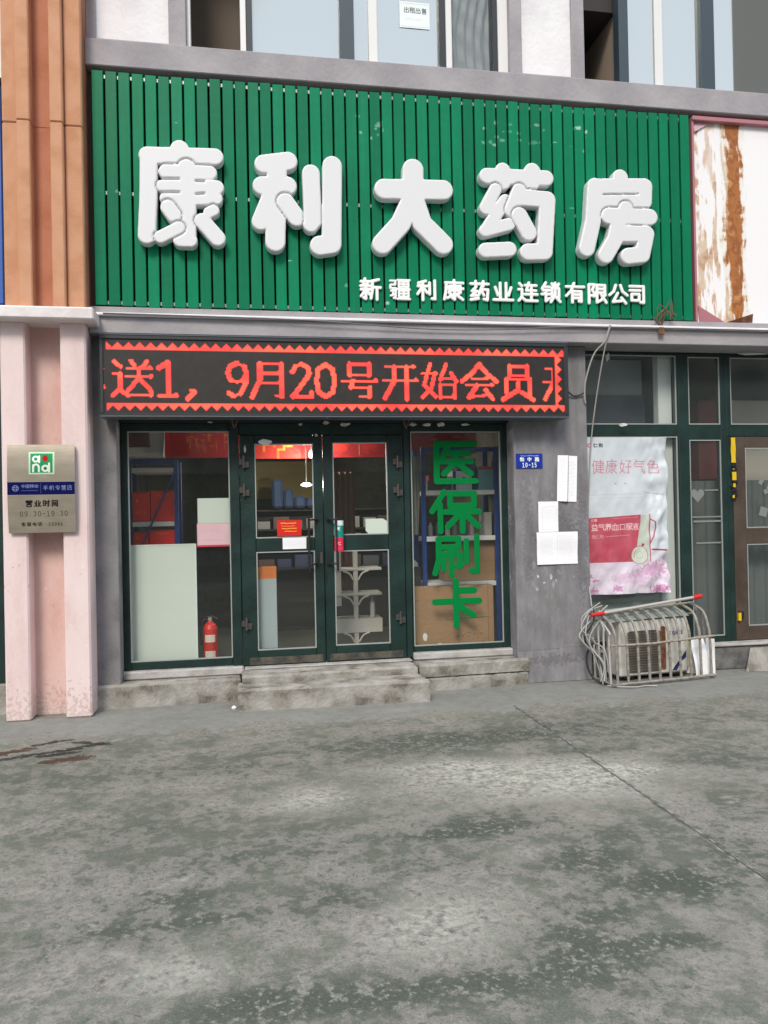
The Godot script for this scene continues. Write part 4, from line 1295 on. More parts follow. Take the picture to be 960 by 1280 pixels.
func tri_plate(g: Geo, a: Vector3, b: Vector3, c: Vector3, t: float) -> void:
	var n := Vector3(0, 0, -t)
	g.tri(a, b, c); g.tri(a + n, c + n, b + n)
	for e in [[a, b], [b, c], [c, a]]:
		g.quad(e[1], e[0], e[0] + n, e[1] + n)

# ---------------------------------------------------------------- the LED display
func make_led() -> void:
	var X0 := -1.198
	var X1 := 3.102
	var Y0 := 2.652
	var Y1 := 3.312
	var rows := 56
	var dot := (Y1 - Y0) / rows
	var cols := int((X1 - X0) / dot)
	var on := PackedByteArray()
	on.resize(rows * cols)
	var text := [["：", 128.0], ["送", 165.0], ["1", 209.5], ["，", 253.0], ["9", 296.0], ["月", 336.0], ["2", 376.5], ["0", 406.5], ["号", 449.0], ["开", 500.0], ["始", 549.0], ["会", 599.0], ["员", 647.5], ["开", 699.0]]
	var px := [128.0, 165.0, 209.5, 236.0, 296.0, 336.0, 377.5, 405.5, 449.0, 500.0, 549.0, 599.0, 647.0, 690.0]
	var wx := [-1.204, -0.954, -0.648, -0.465, -0.042, 0.245, 0.546, 0.753, 1.077, 1.464, 1.842, 2.235, 2.619, 2.969]
	var size := 0.375
	for e in text:
		var q := 0
		while q < px.size() - 2 and px[q + 1] < e[1]: q += 1
		var cx: float = lerp(wx[q], wx[q + 1], (e[1] - px[q]) / (px[q + 1] - px[q]))
		var cy := 2.962
		var st := strokes(e[0])
		if e[0] == "：": st = [PackedVector2Array([Vector2(44, 26), Vector2(50, 27)]), PackedVector2Array([Vector2(44, 62), Vector2(50, 70)])]
		for j in rows:
			for i in cols:
				if on[j * cols + i]: continue
				var w := Vector2(X0 + (i + 0.5) * dot, Y1 - (j + 0.5) * dot)
				var p := Vector2((w.x - cx) / size * 100.0 + 50.0, (cy - w.y) / size * 100.0 + 50.0)
				if p.x < -8 or p.x > 108 or p.y < -8 or p.y > 108: continue
				if i > cols - 11: continue
				for s in st:
					for k in s.size() - 1:
						var dv: Vector2 = (s[k + 1] - s[k]).abs()
						var hw := 3.7 if dv.x > dv.y * 2.2 else 6.5
						if "送始".contains(e[0]): hw *= 0.86
						if "1920".contains(e[0]): hw = 3.8 if dv.x > dv.y * 2.2 else 6.6
						if segdist(p, s[k], s[k + 1]) < hw: on[j * cols + i] = 1
					var tail: Vector2 = s[s.size() - 1] - s[s.size() - 2]
					if tail.x > absf(tail.y) * 4.0 and tail.x > 30.0 and p.distance_to(s[s.size() - 1] + Vector2(-4, -2)) < 6.2: on[j * cols + i] = 1
	# dogtooth border along the top, the bottom and the right
	for i in range(2, cols):
		var ph := absi((i + 2) % 8 - 4)   # 4 at the valley, 0 at the tip
		for j in 8:
			if j >= 6 or j >= ph + 1.5:
				on[j * cols + i] = 1
				on[(rows - 1 - j) * cols + i] = 1
	for j in range(6, rows - 6):
		var ph := absi((j + 2) % 8 - 4)
		for q in 8:
			if q >= 6 or q >= ph + 1.5: on[j * cols + cols - 1 - q] = 1
	var c := 5
	var em := Image.create_empty(cols * c, rows * c, false, Image.FORMAT_RGB8)
	var al := Image.create_empty(cols * c, rows * c, false, Image.FORMAT_RGB8)
	var face := Color(0.140, 0.124, 0.114)
	var n := noise(81, 0.02, 3)
	for j in rows:
		for i in cols:
			var any := 0
			for dj in range(-1, 2):
				for di in range(-1, 2):
					var jj := clampi(j + dj, 0, rows - 1)
					var ii := clampi(i + di, 0, cols - 1)
					any += on[jj * cols + ii]
			for y in c:
				for x in c:
					var P := Vector2i(i * c + x, j * c + y)
					var f2 := face
					if (i % 16 == 0 and x == 0) or (j % 16 == 0 and y == 0): f2 = face.darkened(0.12)
					al.set_pixelv(P, f2.lightened(0.03 * n.get_noise_2dv(Vector2(P))))
					if any == 0: continue
					var s := 0.0
					for dj in range(-1, 2):
						for di in range(-1, 2):
							var jj := j + dj
							var ii := i + di
							if jj < 0 or ii < 0 or jj >= rows or ii >= cols or on[jj * cols + ii] == 0: continue
							var d := Vector2(x + 0.5 - c * (0.5 + di), y + 0.5 - c * (0.5 + dj)).length() / c
							s += exp(-d * d / 0.42)
					if s > 0.98:
						var hot := clampf((s - 0.98) * 3.6, 0.0, 1.0) * clampf(0.66 + 1.2 * n.get_noise_2d(i * 1.0, j * 1.6), 0.15, 1.0) * (0.62 + 0.38 * sin(PI * (i + x / 5.0)) * sin(PI * (j + y / 5.0)))
						em.set_pixelv(P, Color(1.0, 0.20, 0.18).lerp(Color(1.0, 0.56, 0.36), hot * 0.75))
					elif s > 0.40:
						em.set_pixelv(P, Color(0.34, 0.0, 0.02).lerp(Color(0.98, 0.14, 0.13), clampf((s - 0.40) / 0.58, 0.0, 1.0)))
	var m := printed("led_screen", al, 0.55)
	m.emission_enabled = true
	m.emission = Color.WHITE
	m.emission_operator = BaseMaterial3D.EMISSION_OP_MULTIPLY
	m.emission_texture = tex(em)
	m.emission_energy_multiplier = 0.80
	var o := thing("led_display", "long black LED display scrolling red characters above the doors", "display", Vector3(-1.228, 2.622, 0.0))
	var at := Vector3(1.228, -2.622, 0.0)
	var g := Geo.new()
	var fz := 0.255
	g.box(Vector3(-1.228, Y1, 0.03), Vector3(3.142, 3.347, fz), 0.005)
	g.box(Vector3(-1.228, 2.634, 0.03), Vector3(3.142, Y0, fz), 0.004)
	g.box(Vector3(-1.228, Y0, 0.03), Vector3(X0, Y1, fz), 0.004)
	g.box(Vector3(X1, Y0, 0.03), Vector3(3.142, Y1, fz), 0.004)
	g.box(Vector3(X0, Y0, 0.03), Vector3(X1, Y1, fz - 0.02))
	part("casing", g, M.led_casing, o).position = at
	g = Geo.new()
	g.box(Vector3(-1.228, 2.622, 0.03), Vector3(3.142, 2.6335, fz + 0.003), 0.003)
	g.box(Vector3(-1.228, 3.3475, 0.03), Vector3(3.142, 3.356, fz + 0.002), 0.003)
	part("edge_trim", g, M.led_rim, o).position = at
	g = Geo.new()
	g.face(Vector3(X0, Y0, fz - 0.012), Vector3(X1, Y0, fz - 0.012), Vector3(X1, Y1, fz - 0.012), Vector3(X0, Y1, fz - 0.012))
	part("screen", g, m, o).position = at
	g = Geo.new()
	g.tube(curve([Vector3(3.13, 2.98, 0.10), Vector3(3.20, 2.93, 0.06), Vector3(3.30, 2.87, 0.02), Vector3(3.40, 2.90, 0.03)], 5), 0.008)
	part("power_cord", g, M.cable_black, o).position = at

# ---------------------------------------------------------------- plates, papers, posters
func flatprint(called: String, x0: float, x1: float, y0: float, y1: float, z: float, im: Image, label: String, cat: String, group := "", bend := 0.004, rough := 0.7) -> MeshInstance3D:
	var m := printed(called + "_print", im, rough)
	var ph := rng.randf() * 6.0
	var g := Geo.new().sheet(Vector3.ZERO, Vector3(x1 - x0, 0, 0), Vector3(0, y1 - y0, 0), 8, 10, func(i, j): return bend * (sin(i * 4.0 + ph + j * 2.0) + 0.8 * cos(j * 6.0 + ph)) + bend * 1.8)
	var o := single(called, g, m, label, cat, group)
	o.position = Vector3(x0, y0, z)
	return o

func faint_text(im: Image, x0: int, x1: int, y0: int, y1: int, step: int, c: Color, seed_: int) -> void:
	var r := RandomNumberGenerator.new()
	r.seed = seed_
	for y in range(y0, y1, step):
		var x := float(x0)
		while x < x1 - r.randf_range(0, (x1 - x0) * 0.3):
			var l := r.randf_range(2, 7)
			line(im, Vector2(x, y + r.randf_range(-1, 1)), Vector2(minf(x + l, x1), y), 1.2, Color(c, r.randf_range(0.25, 0.75)))
			x += l + r.randf_range(1.5, 3.5)

func make_plates_and_papers() -> void:
	# brushed metal opening-hours plate on the pilaster
	var w := 424
	var h := 592
	var im := Image.create_empty(w, h, false, Image.FORMAT_RGB8)
	var n := noise(91, 0.02, 3)
	for y in h:
		for x in w:
			var t := 0.66 + 0.035 * n.get_noise_2d(x * 0.15, y * 14.0) + 0.04 * n.get_noise_2d(x * 0.3, y * 0.6)
			im.set_pixel(x, y, Color(t * 1.0, t * 0.94, t * 0.85))
	im.fill_rect(Rect2i(0, 250, w, 88), Color(0.035, 0.07, 0.36))
	im.fill_rect(Rect2i(0, 248, w, 3), Color(0.75, 0.72, 0.68)); im.fill_rect(Rect2i(0, 337, w, 3), Color(0.75, 0.72, 0.68))
	var pale := Color(0.62, 0.68, 0.86)
	for k in 24:
		var a := TAU * k / 24.0
		line(im, Vector2(50, 292) + Vector2(cos(a), sin(a)) * 19, Vector2(50, 292) + Vector2(cos(a + TAU / 24), sin(a + TAU / 24)) * 19, 3.5, pale)
	line(im, Vector2(34, 286), Vector2(66, 286), 3.0, pale); line(im, Vector2(34, 298), Vector2(66, 298), 3.0, pale); line(im, Vector2(44, 276), Vector2(40, 308), 3.0, pale); line(im, Vector2(60, 276), Vector2(56, 308), 3.0, pale)
	ink(im, "中国移动", 86, 266, 26, 27, 2.6, pale)
	line(im, Vector2(88, 308), Vector2(190, 308), 3.0, Color(pale, 0.7))
	line(im, Vector2(208, 262), Vector2(208, 326), 2.0, Color(pale, 0.8))
	ink(im, "手机专营店", 222, 274, 34, 38, 3.0, pale)
	# green emblem
	im.fill_rect(Rect2i(134, 50, 162, 150), Color(0.80, 0.92, 0.82))
	im.fill_rect(Rect2i(145, 60, 140, 130), Color(0.17, 0.60, 0.36))
	var wh := Color(0.95, 0.98, 0.96)
	ring(im, Vector2(178, 97), 17, 13, wh); line(im, Vector2(200, 78), Vector2(200, 118), 13, wh)
	line(im, Vector2(162, 138), Vector2(162, 180), 13, wh); ring_top(im, Vector2(180, 150), 17, 13, wh); line(im, Vector2(198, 150), Vector2(198, 180), 13, wh)
	ring(im, Vector2(238, 160), 18, 13, wh); line(im, Vector2(262, 126), Vector2(262, 182), 13, wh)
	blot(im, 238, 92, 19, 23, Color(0.75, 0.05, 0.12), 0.0); blot(im, 238, 160, 6, 7, Color(0.45, 0.2, 0.2), 0.0)
	var dk := Color(0.13, 0.10, 0.07)
	ink(im, "营业时间", 110, 372, 46, 54, 7.0, dk)
	ink(im, "09:30-19:30", 66, 444, 40, 28, 3.2, Color(0.22, 0.18, 0.13), 0.9)
	ink(im, "客服电话", 80, 520, 28, 34, 3.4, Color(0.2, 0.16, 0.12)); ink(im, "10086", 246, 522, 26, 19, 3.0, Color(0.2, 0.16, 0.12), 0.85)
	var m := printed("plate_face", im, 0.32)
	m.metallic = 0.55
	var o := thing("hours_plate", "brushed metal opening hours plate on the pink pilaster", "sign", Vector3(-1.975, 1.615, 0.30))
	# bowed sheet
	part("plate", Geo.new().sheet(Vector3(0, 0, 0.03), Vector3(0.545, 0, 0), Vector3(0, 0.755, 0), 6, 16, func(i, j): return 0.030 * (1.0 - pow(absf(j - 0.52) / 0.52, 2.2))), m, o)
	part("back", bx(0.004, 0.541, 0.004, 0.751, 0.0, 0.028, 0.003), M.galvanised, o)
	# blue house-number plate
	im = blank(256, 136, Color(0.055, 0.19, 0.60))
	var r := RandomNumberGenerator.new()
	r.seed = 4
	var x := 46.0
	while x < 216:
		var l := r.randf_range(5, 13)
		line(im, Vector2(x, 20 + r.randf_range(-3, 3)), Vector2(x + l, 20 + r.randf_range(-3, 3)), 3.2, wh)
		x += l + r.randf_range(2, 6)
	ink(im, "和", 36, 32, 42, 40, 6.5, wh); ink(im, "中", 108, 32, 42, 40, 6.5, wh); ink(im, "路", 182, 32, 42, 40, 6.5, wh)
	ink(im, "10-15", 52, 82, 48, 30, 6.0, wh, 0.72)
	var ad := thing("house_number_plate", "small blue house number plate on the grey pillar", "sign", Vector3(2.676, 2.148, 0.0))
	var g := Geo.new()
	g.face(Vector3(0, 0, 0.0105), Vector3(0.276, 0, 0.0105), Vector3(0.276, 0.146, 0.0105), Vector3(0, 0.146, 0.0105))
	part("face", g, printed("number_face", im, 0.4), ad)
	part("plate", bx(0, 0.276, 0, 0.146, 0.002, 0.010, 0.002), M.sign_blue, ad)
	# three white notices
	im = blank(128, 272, Color(0.955, 0.955, 0.97))
	faint_text(im, 12, 44, 20, 250, 9, Color(0.60, 0.60, 0.66), 1); faint_text(im, 66, 118, 34, 240, 8, Color(0.50, 0.50, 0.56), 2)
	var pm := printed("notice_print", im, 0.8)
	g = Geo.new().sheet(Vector3.ZERO, Vector3(0.205, -0.012, 0), Vector3(0.018, 0.462, 0), 12, 8, func(i, j): return 0.004 + (0.045 * i / 0.48 if i < 0.48 else 0.045 * maxf(0.0, 1.0 - (i - 0.48) / 0.06) + 0.008) * (0.75 + 0.25 * j))
	var q := single("notice", g, pm, "tall folded white notice on the grey pillar, topmost of three", "notice", "white notices on the pillar")
	q.position = Vector3(3.100, 1.815, 0.0)
	im = blank(144, 208, Color(0.955, 0.955, 0.97))
	for s in [[30, 40, 112, 30], [112, 30, 128, 44], [128, 44, 128, 190], [30, 40, 26, 190], [26, 190, 128, 190]]:
		line(im, Vector2(s[0], s[1]), Vector2(s[2], s[3]), 1.5, Color(0.75, 0.75, 0.79))
	faint_text(im, 34, 122, 56, 184, 9, Color(0.76, 0.76, 0.80), 3)
	flatprint("notice", 2.897, 3.108, 1.508, 1.812, 0.003, im, "small upright white notice on the grey pillar, middle of three", "notice", "white notices on the pillar", 0.003)
	im = blank(288, 216, Color(0.95, 0.95, 0.965))
	faint_text(im, 24, 134, 24, 196, 8, Color(0.58, 0.58, 0.64), 5); faint_text(im, 156, 268, 24, 190, 8, Color(0.60, 0.60, 0.66), 6)
	line(im, Vector2(146, 4), Vector2(143, 212), 2.0, Color(0.80, 0.80, 0.83))
	flatprint("notice", 2.872, 3.305, 1.182, 1.505, 0.003, im, "wide creased white notice on the grey pillar, lowest of three", "notice", "white notices on the pillar", 0.006)
	make_poster()
	# rental note in the upper window
	im = blank(160, 132, Color(0.90, 0.93, 0.93))
	ink(im, "出租出售", 22, 26, 30, 31, 3.6, Color(0.35, 0.40, 0.42)); faint_text(im, 26, 140, 84, 92, 6, Color(0.4, 0.45, 0.47), 8)
	for s in [[8, 8, 152, 8], [8, 124, 152, 124]]: line(im, Vector2(s[0], s[1]), Vector2(s[2], s[3]), 2.0, Color(0.7, 0.76, 0.78))
	flatprint("rental_note", 1.60, 1.905, 6.515, 6.775, -0.075, im, "small printed rental note stuck in the upper window", "notice", "", 0.001)
	# on the doors
	im = blank(200, 144, Color(0.80, 0.10, 0.06))
	for s in [[30, 28, 160, 16], [36, 54, 150, 9], [40, 76, 164, 15], [60, 100, 164, 12]]:
		var rr := RandomNumberGenerator.new()
		rr.seed = s[1]
		for k in 8:
			line(im, Vector2(s[0] + k * (s[2] - s[0]) / 8.0, s[1] + rr.randf_range(-3, 3)), Vector2(s[0] + (k + 0.7) * (s[2] - s[0]) / 8.0, s[1] + rr.randf_range(-3, 3)), s[3] * 0.45, Color(0.98, 0.70, 0.22))
	flatprint("door_sticker", 0.312, 0.545, 1.524, 1.680, -0.1765, im, "red sticker with yellow print on the left door", "sticker", "", 0.0008)
	im = blank(160, 76, Color(0.93, 0.93, 0.95))
	faint_text(im, 14, 148, 16, 66, 9, Color(0.80, 0.80, 0.84), 12)
	flatprint("door_notice", 0.362, 0.590, 1.398, 1.508, -0.1765, im, "blank white paper slip on the left door's middle rail", "notice", "", 0.0008)
	# clipped mint tag on the right door's glass
	g = Geo.new()
	var t := []
	for s in [[0.0, 0.03], [0.03, 0.0], [0.22, 0.0], [0.222, 0.005], [0.222, 0.118], [0.175, 0.148], [0.0, 0.148]]: t.append(s)
	for k in range(1, t.size() - 1):
		g.tri(Vector3(t[0][0], t[0][1], 0), Vector3(t[k][0], t[k][1], 0), Vector3(t[k + 1][0], t[k + 1][1], 0))
	var tag_ := single("door_tag", g, M.board_mint, "pale green clipped tag inside the right door glass", "sign")
	tag_.position = Vector3(1.178, 1.528, -0.190)
	# printed sleeves on the right handle and on the glass behind it
	im = blank(64, 260, Color(0.85, 0.14, 0.30))
	im.fill_rect(Rect2i(0, 0, 64, 42), Color(0.85, 0.88, 0.90)); im.fill_rect(Rect2i(0, 42, 64, 100), Color(0.04, 0.52, 0.48))
	ink(im, "康", 14, 50, 34, 34, 4, wh); ink(im, "大", 14, 170, 36, 34, 4, Color(0.95, 0.75, 0.78)); faint_text(im, 8, 56, 216, 250, 9, wh, 14)
	var sl := printed("handle_sleeve", im, 0.4)
	g = Geo.new().lathe(Vector3(0.916, 1.365, -0.105), [Vector2(0.030, 0.0), Vector2(0.032, 0.30)], 12)
	single("handle_sleeve", g, sl, "printed teal and pink sleeve on the right door handle", "sleeve")
	im = blank(32, 260, Color(0.80, 0.13, 0.28))
	im.fill_rect(Rect2i(0, 0, 32, 130), Color(0.03, 0.42, 0.36))
	flatprint("push_strip", 0.866, 0.892, 1.365, 1.64, -0.1768, im, "narrow teal and pink strip beside the right door handle", "sticker", "", 0.0005)
	# green vinyl characters in the right window
	var v := thing("window_lettering", "four green characters in a column on the right window", "lettering", Vector3(2.10, 0.55, -0.215))
	for e in [["医", 2.112, 2.226, 0.47, 0.475], ["保", 2.100, 1.735, 0.52, 0.44], ["刷", 2.108, 1.288, 0.50, 0.42], ["卡", 2.100, 0.805, 0.52, 0.49]]:
		var lm := solid(glyph_comps(e[0], Vector2(e[3], e[4]), 0.034 if e[0] == "卡" else 0.0315), [], 0.0065, 0.003, 0.006, 0.002, 0.01)
		var lo := part("letter", lm, M.vinyl_green, v, "green character " + e[0])
		lo.position = Vector3(e[1], e[2], 0.0) - Vector3(2.10, 0.55, -0.006)

func ring(im: Image, c: Vector2, r: float, w: float, col: Color) -> void:
	for k in 20:
		line(im, c + Vector2(cos(TAU * k / 20), sin(TAU * k / 20)) * r, c + Vector2(cos(TAU * (k + 1) / 20), sin(TAU * (k + 1) / 20)) * r, w, col)

func ring_top(im: Image, c: Vector2, r: float, w: float, col: Color) -> void:
	for k in 10:
		line(im, c + Vector2(cos(PI + PI * k / 10), sin(PI + PI * k / 10)) * r, c + Vector2(cos(PI + PI * (k + 1) / 10), sin(PI + PI * (k + 1) / 10)) * r, w, col)

func make_poster() -> void:
	var w := 480
	var h := 880
	var im := blank(w, h, Color(0.82, 0.85, 0.88))
	var n := noise(95, 0.008, 4)
	for y in h:
		for x in w:
			var t := n.get_noise_2d(x, y) * 0.05
			var c := Color(0.80 + t, 0.83 + t, 0.86 + t)
			if y > 640: c = c.lerp(Color(0.88 + t, 0.80 + t, 0.87 + t), clampf((y - 640) / 60.0, 0, 1) * 0.8)
			im.set_pixel(x, y, c)
	var rose := Color(0.80, 0.40, 0.48)
	ring(im, Vector2(20, 44), 9, 6, Color(0.75, 0.25, 0.4))
	ink(im, "仁和", 44, 32, 24, 30, 4.5, Color(0.22, 0.25, 0.27))
	ink(im, "健康好气色", 28, 122, 88, 84, 4.6, rose, 0.86)
	for s in [[168, 262], [224, 262]]: line(im, Vector2(s[0], s[1] - 3), Vector2(s[0] + 8, s[1]), 5.0, Color(0.55, 0.5, 0.52))
	line(im, Vector2(10, 322), Vector2(450, 316), 1.5, Color(0.6, 0.62, 0.65)); line(im, Vector2(10, 342), Vector2(340, 338), 1.2, Color(0.66, 0.68, 0.71)); line(im, Vector2(330, 306), Vector2(460, 326), 4.0, Color(0.6, 0.62, 0.66))
	# the red carton
	for y in range(436, 702):
		var x1 := 300 + int((702 - y) * 0.02) if y > 440 else 300
		for x in range(4, 320):
			if y > 452 - x * 0.05:
				var t := n.get_noise_2d(x * 2, y * 2) * 0.05
				im.set_pixel(x, y, Color(0.72 + t, 0.20 + t, 0.28 + t))
	for y in range(440, 706):
		for x in range(270, 368):
			var edge := 318.0 - clampf((y - 480) / 220.0, 0, 1) * 46.0
			if x > edge: im.set_pixel(x, y, Color(0.74, 0.77, 0.71))
	ink(im, "益气养血口服液", 20, 482, 42, 41, 3.6, Color(0.93, 0.78, 0.78))
	ink(im, "和仁和", 22, 544, 24, 24, 2.2, Color(0.86, 0.6, 0.62)); line(im, Vector2(104, 556), Vector2(250, 550), 2.5, Color(0.88, 0.62, 0.64)); line(im, Vector2(150, 456), Vector2(300, 450), 3.0, Color(0.83, 0.5, 0.54)); ink(im, "仁和", 22, 456, 16, 18, 2.2, Color(0.94, 0.85, 0.85))
	ring(im, Vector2(306, 664), 50, 4, Color(0.62, 0.45, 0.42)); ring(im, Vector2(306, 664), 42, 12, Color(0.80, 0.83, 0.76)); blot(im, 306, 664, 36, 36, Color(0.83, 0.86, 0.79), 0.0); ring(im, Vector2(308, 664), 20, 4, Color(0.70, 0.72, 0.66))
	blot(im, 330, 608, 9, 9, Color(0.62, 0.14, 0.22), 0.2)
	line(im, Vector2(372, 436), Vector2(372, 700), 6.0, Color(0.70, 0.16, 0.25))
	for s in [[374, 462, 398, 478], [398, 478, 404, 510], [404, 510, 392, 560], [392, 560, 374, 600]]: line(im, Vector2(s[0], s[1]), Vector2(s[2], s[3]), 6.0, Color(0.68, 0.15, 0.26))
	line(im, Vector2(384, 634), Vector2(470, 640), 9.0, Color(0.62, 0.12, 0.22))
	for s in [[400, 745, 90, 40, 0.5], [310, 770, 80, 24, 0.25], [20, 862, 40, 18, 0.8], [170, 850, 34, 16, 0.7], [430, 855, 60, 22, 0.8], [14, 780, 16, 10, 0.7], [40, 805, 26, 8, 0.6], [250, 800, 120, 30, 0.2]]:
		blot(im, s[0], s[1], s[2], s[3], Color(0.70, 0.36, 0.58, s[4]), 0.5, int(s[0]))
	for y in h:
		for x in w:
			im.set_pixel(x, y, im.get_pixel(x, y).lerp(Color(0.76, 0.78, 0.80), 0.20 + 0.10 * n.get_noise_2d(x * 2.0, y * 0.7)))
	var m := printed("poster_print", im, 0.45)
	var cr := noise(96, 1.6, 3)
	var g := Geo.new().sheet(Vector3.ZERO, Vector3(0.895, 0, 0), Vector3(0.0, 1.64, 0), 26, 44, func(i, j): return 0.010 + 0.042 * cr.get_noise_2d(i * 2.0, j * 2.2) * (0.35 + smoothstep(0.55, 1.0, i) * 1.4 + smoothstep(0.35, 0.0, j) * 0.9) + 0.010 * smoothstep(0.85, 1.0, i) * absf(sin(j * 7.0)))
	var o := single("window_poster", g, m, "creased medicine poster with red carton on the neighbouring shop window", "poster")
	o.position = Vector3(3.515, 0.835, -0.205)

# ---------------------------------------------------------------- seen through the glass
const ORDINAL := ["first", "second", "third", "fourth", "fifth", "sixth", "seventh", "eighth", "ninth", "tenth", "eleventh", "twelfth", "thirteenth", "fourteenth", "fifteenth", "sixteenth"]

func shelf(called: String, label: String, x0: float, x1: float, z: float, depth: float, top: float, boards: Array, brace: bool) -> void:
	var o := thing(called, label, "shelf", Vector3(x0, 0.286, z))
	for x in [0.0, x1 - x0 - 0.045]:
		for zz in [0.0, -depth]:
			part("post", bx(x, x + 0.045, 0, top - 0.286, zz - 0.04, zz, 0.003), M.blue_steel, o)
	for y in boards:
		part("shelf_board", bx(0.046, x1 - x0 - 0.046, y - 0.286 - 0.05, y - 0.286, -depth, 0.0, 0.003), M.shelf_white, o)
	part("rail", bx(0.046, x1 - x0 - 0.046, top - 0.336, top - 0.29, -0.035, -0.005, 0.002), M.blue_steel, o)
	if brace:
		part("brace", Geo.new().tube([Vector3(0.10, boards[0] - 0.286 - 0.05, 0.012), Vector3(x1 - x0 - 0.03, boards[-1] - 0.32, 0.012)], 0.012, 4), M.blue_steel, o)

func carton(called: String, label: String, cat: String, x0: float, x1: float, y0: float, y1: float, z0: float, z1: float, m: Material, grp := "", face: Image = null) -> Node3D:
	var o := thing(called, label, cat, Vector3((x0 + x1) / 2, y0, z1), grp)
	var g := bx((x0 - x1) / 2, (x1 - x0) / 2, 0, y1 - y0, z0 - z1, -0.001, 0.004)
	part("body", g, m, o)
	if face:
		var f := Geo.new()
		f.face(Vector3((x0 - x1) / 2 + 0.004, 0.004, 0.001), Vector3((x1 - x0) / 2 - 0.004, 0.004, 0.001), Vector3((x1 - x0) / 2 - 0.004, y1 - y0 - 0.004, 0.001), Vector3((x0 - x1) / 2 + 0.004, y1 - y0 - 0.004, 0.001))
		part("front_print", f, printed(called + "_face", face, 0.5), o)
	return o

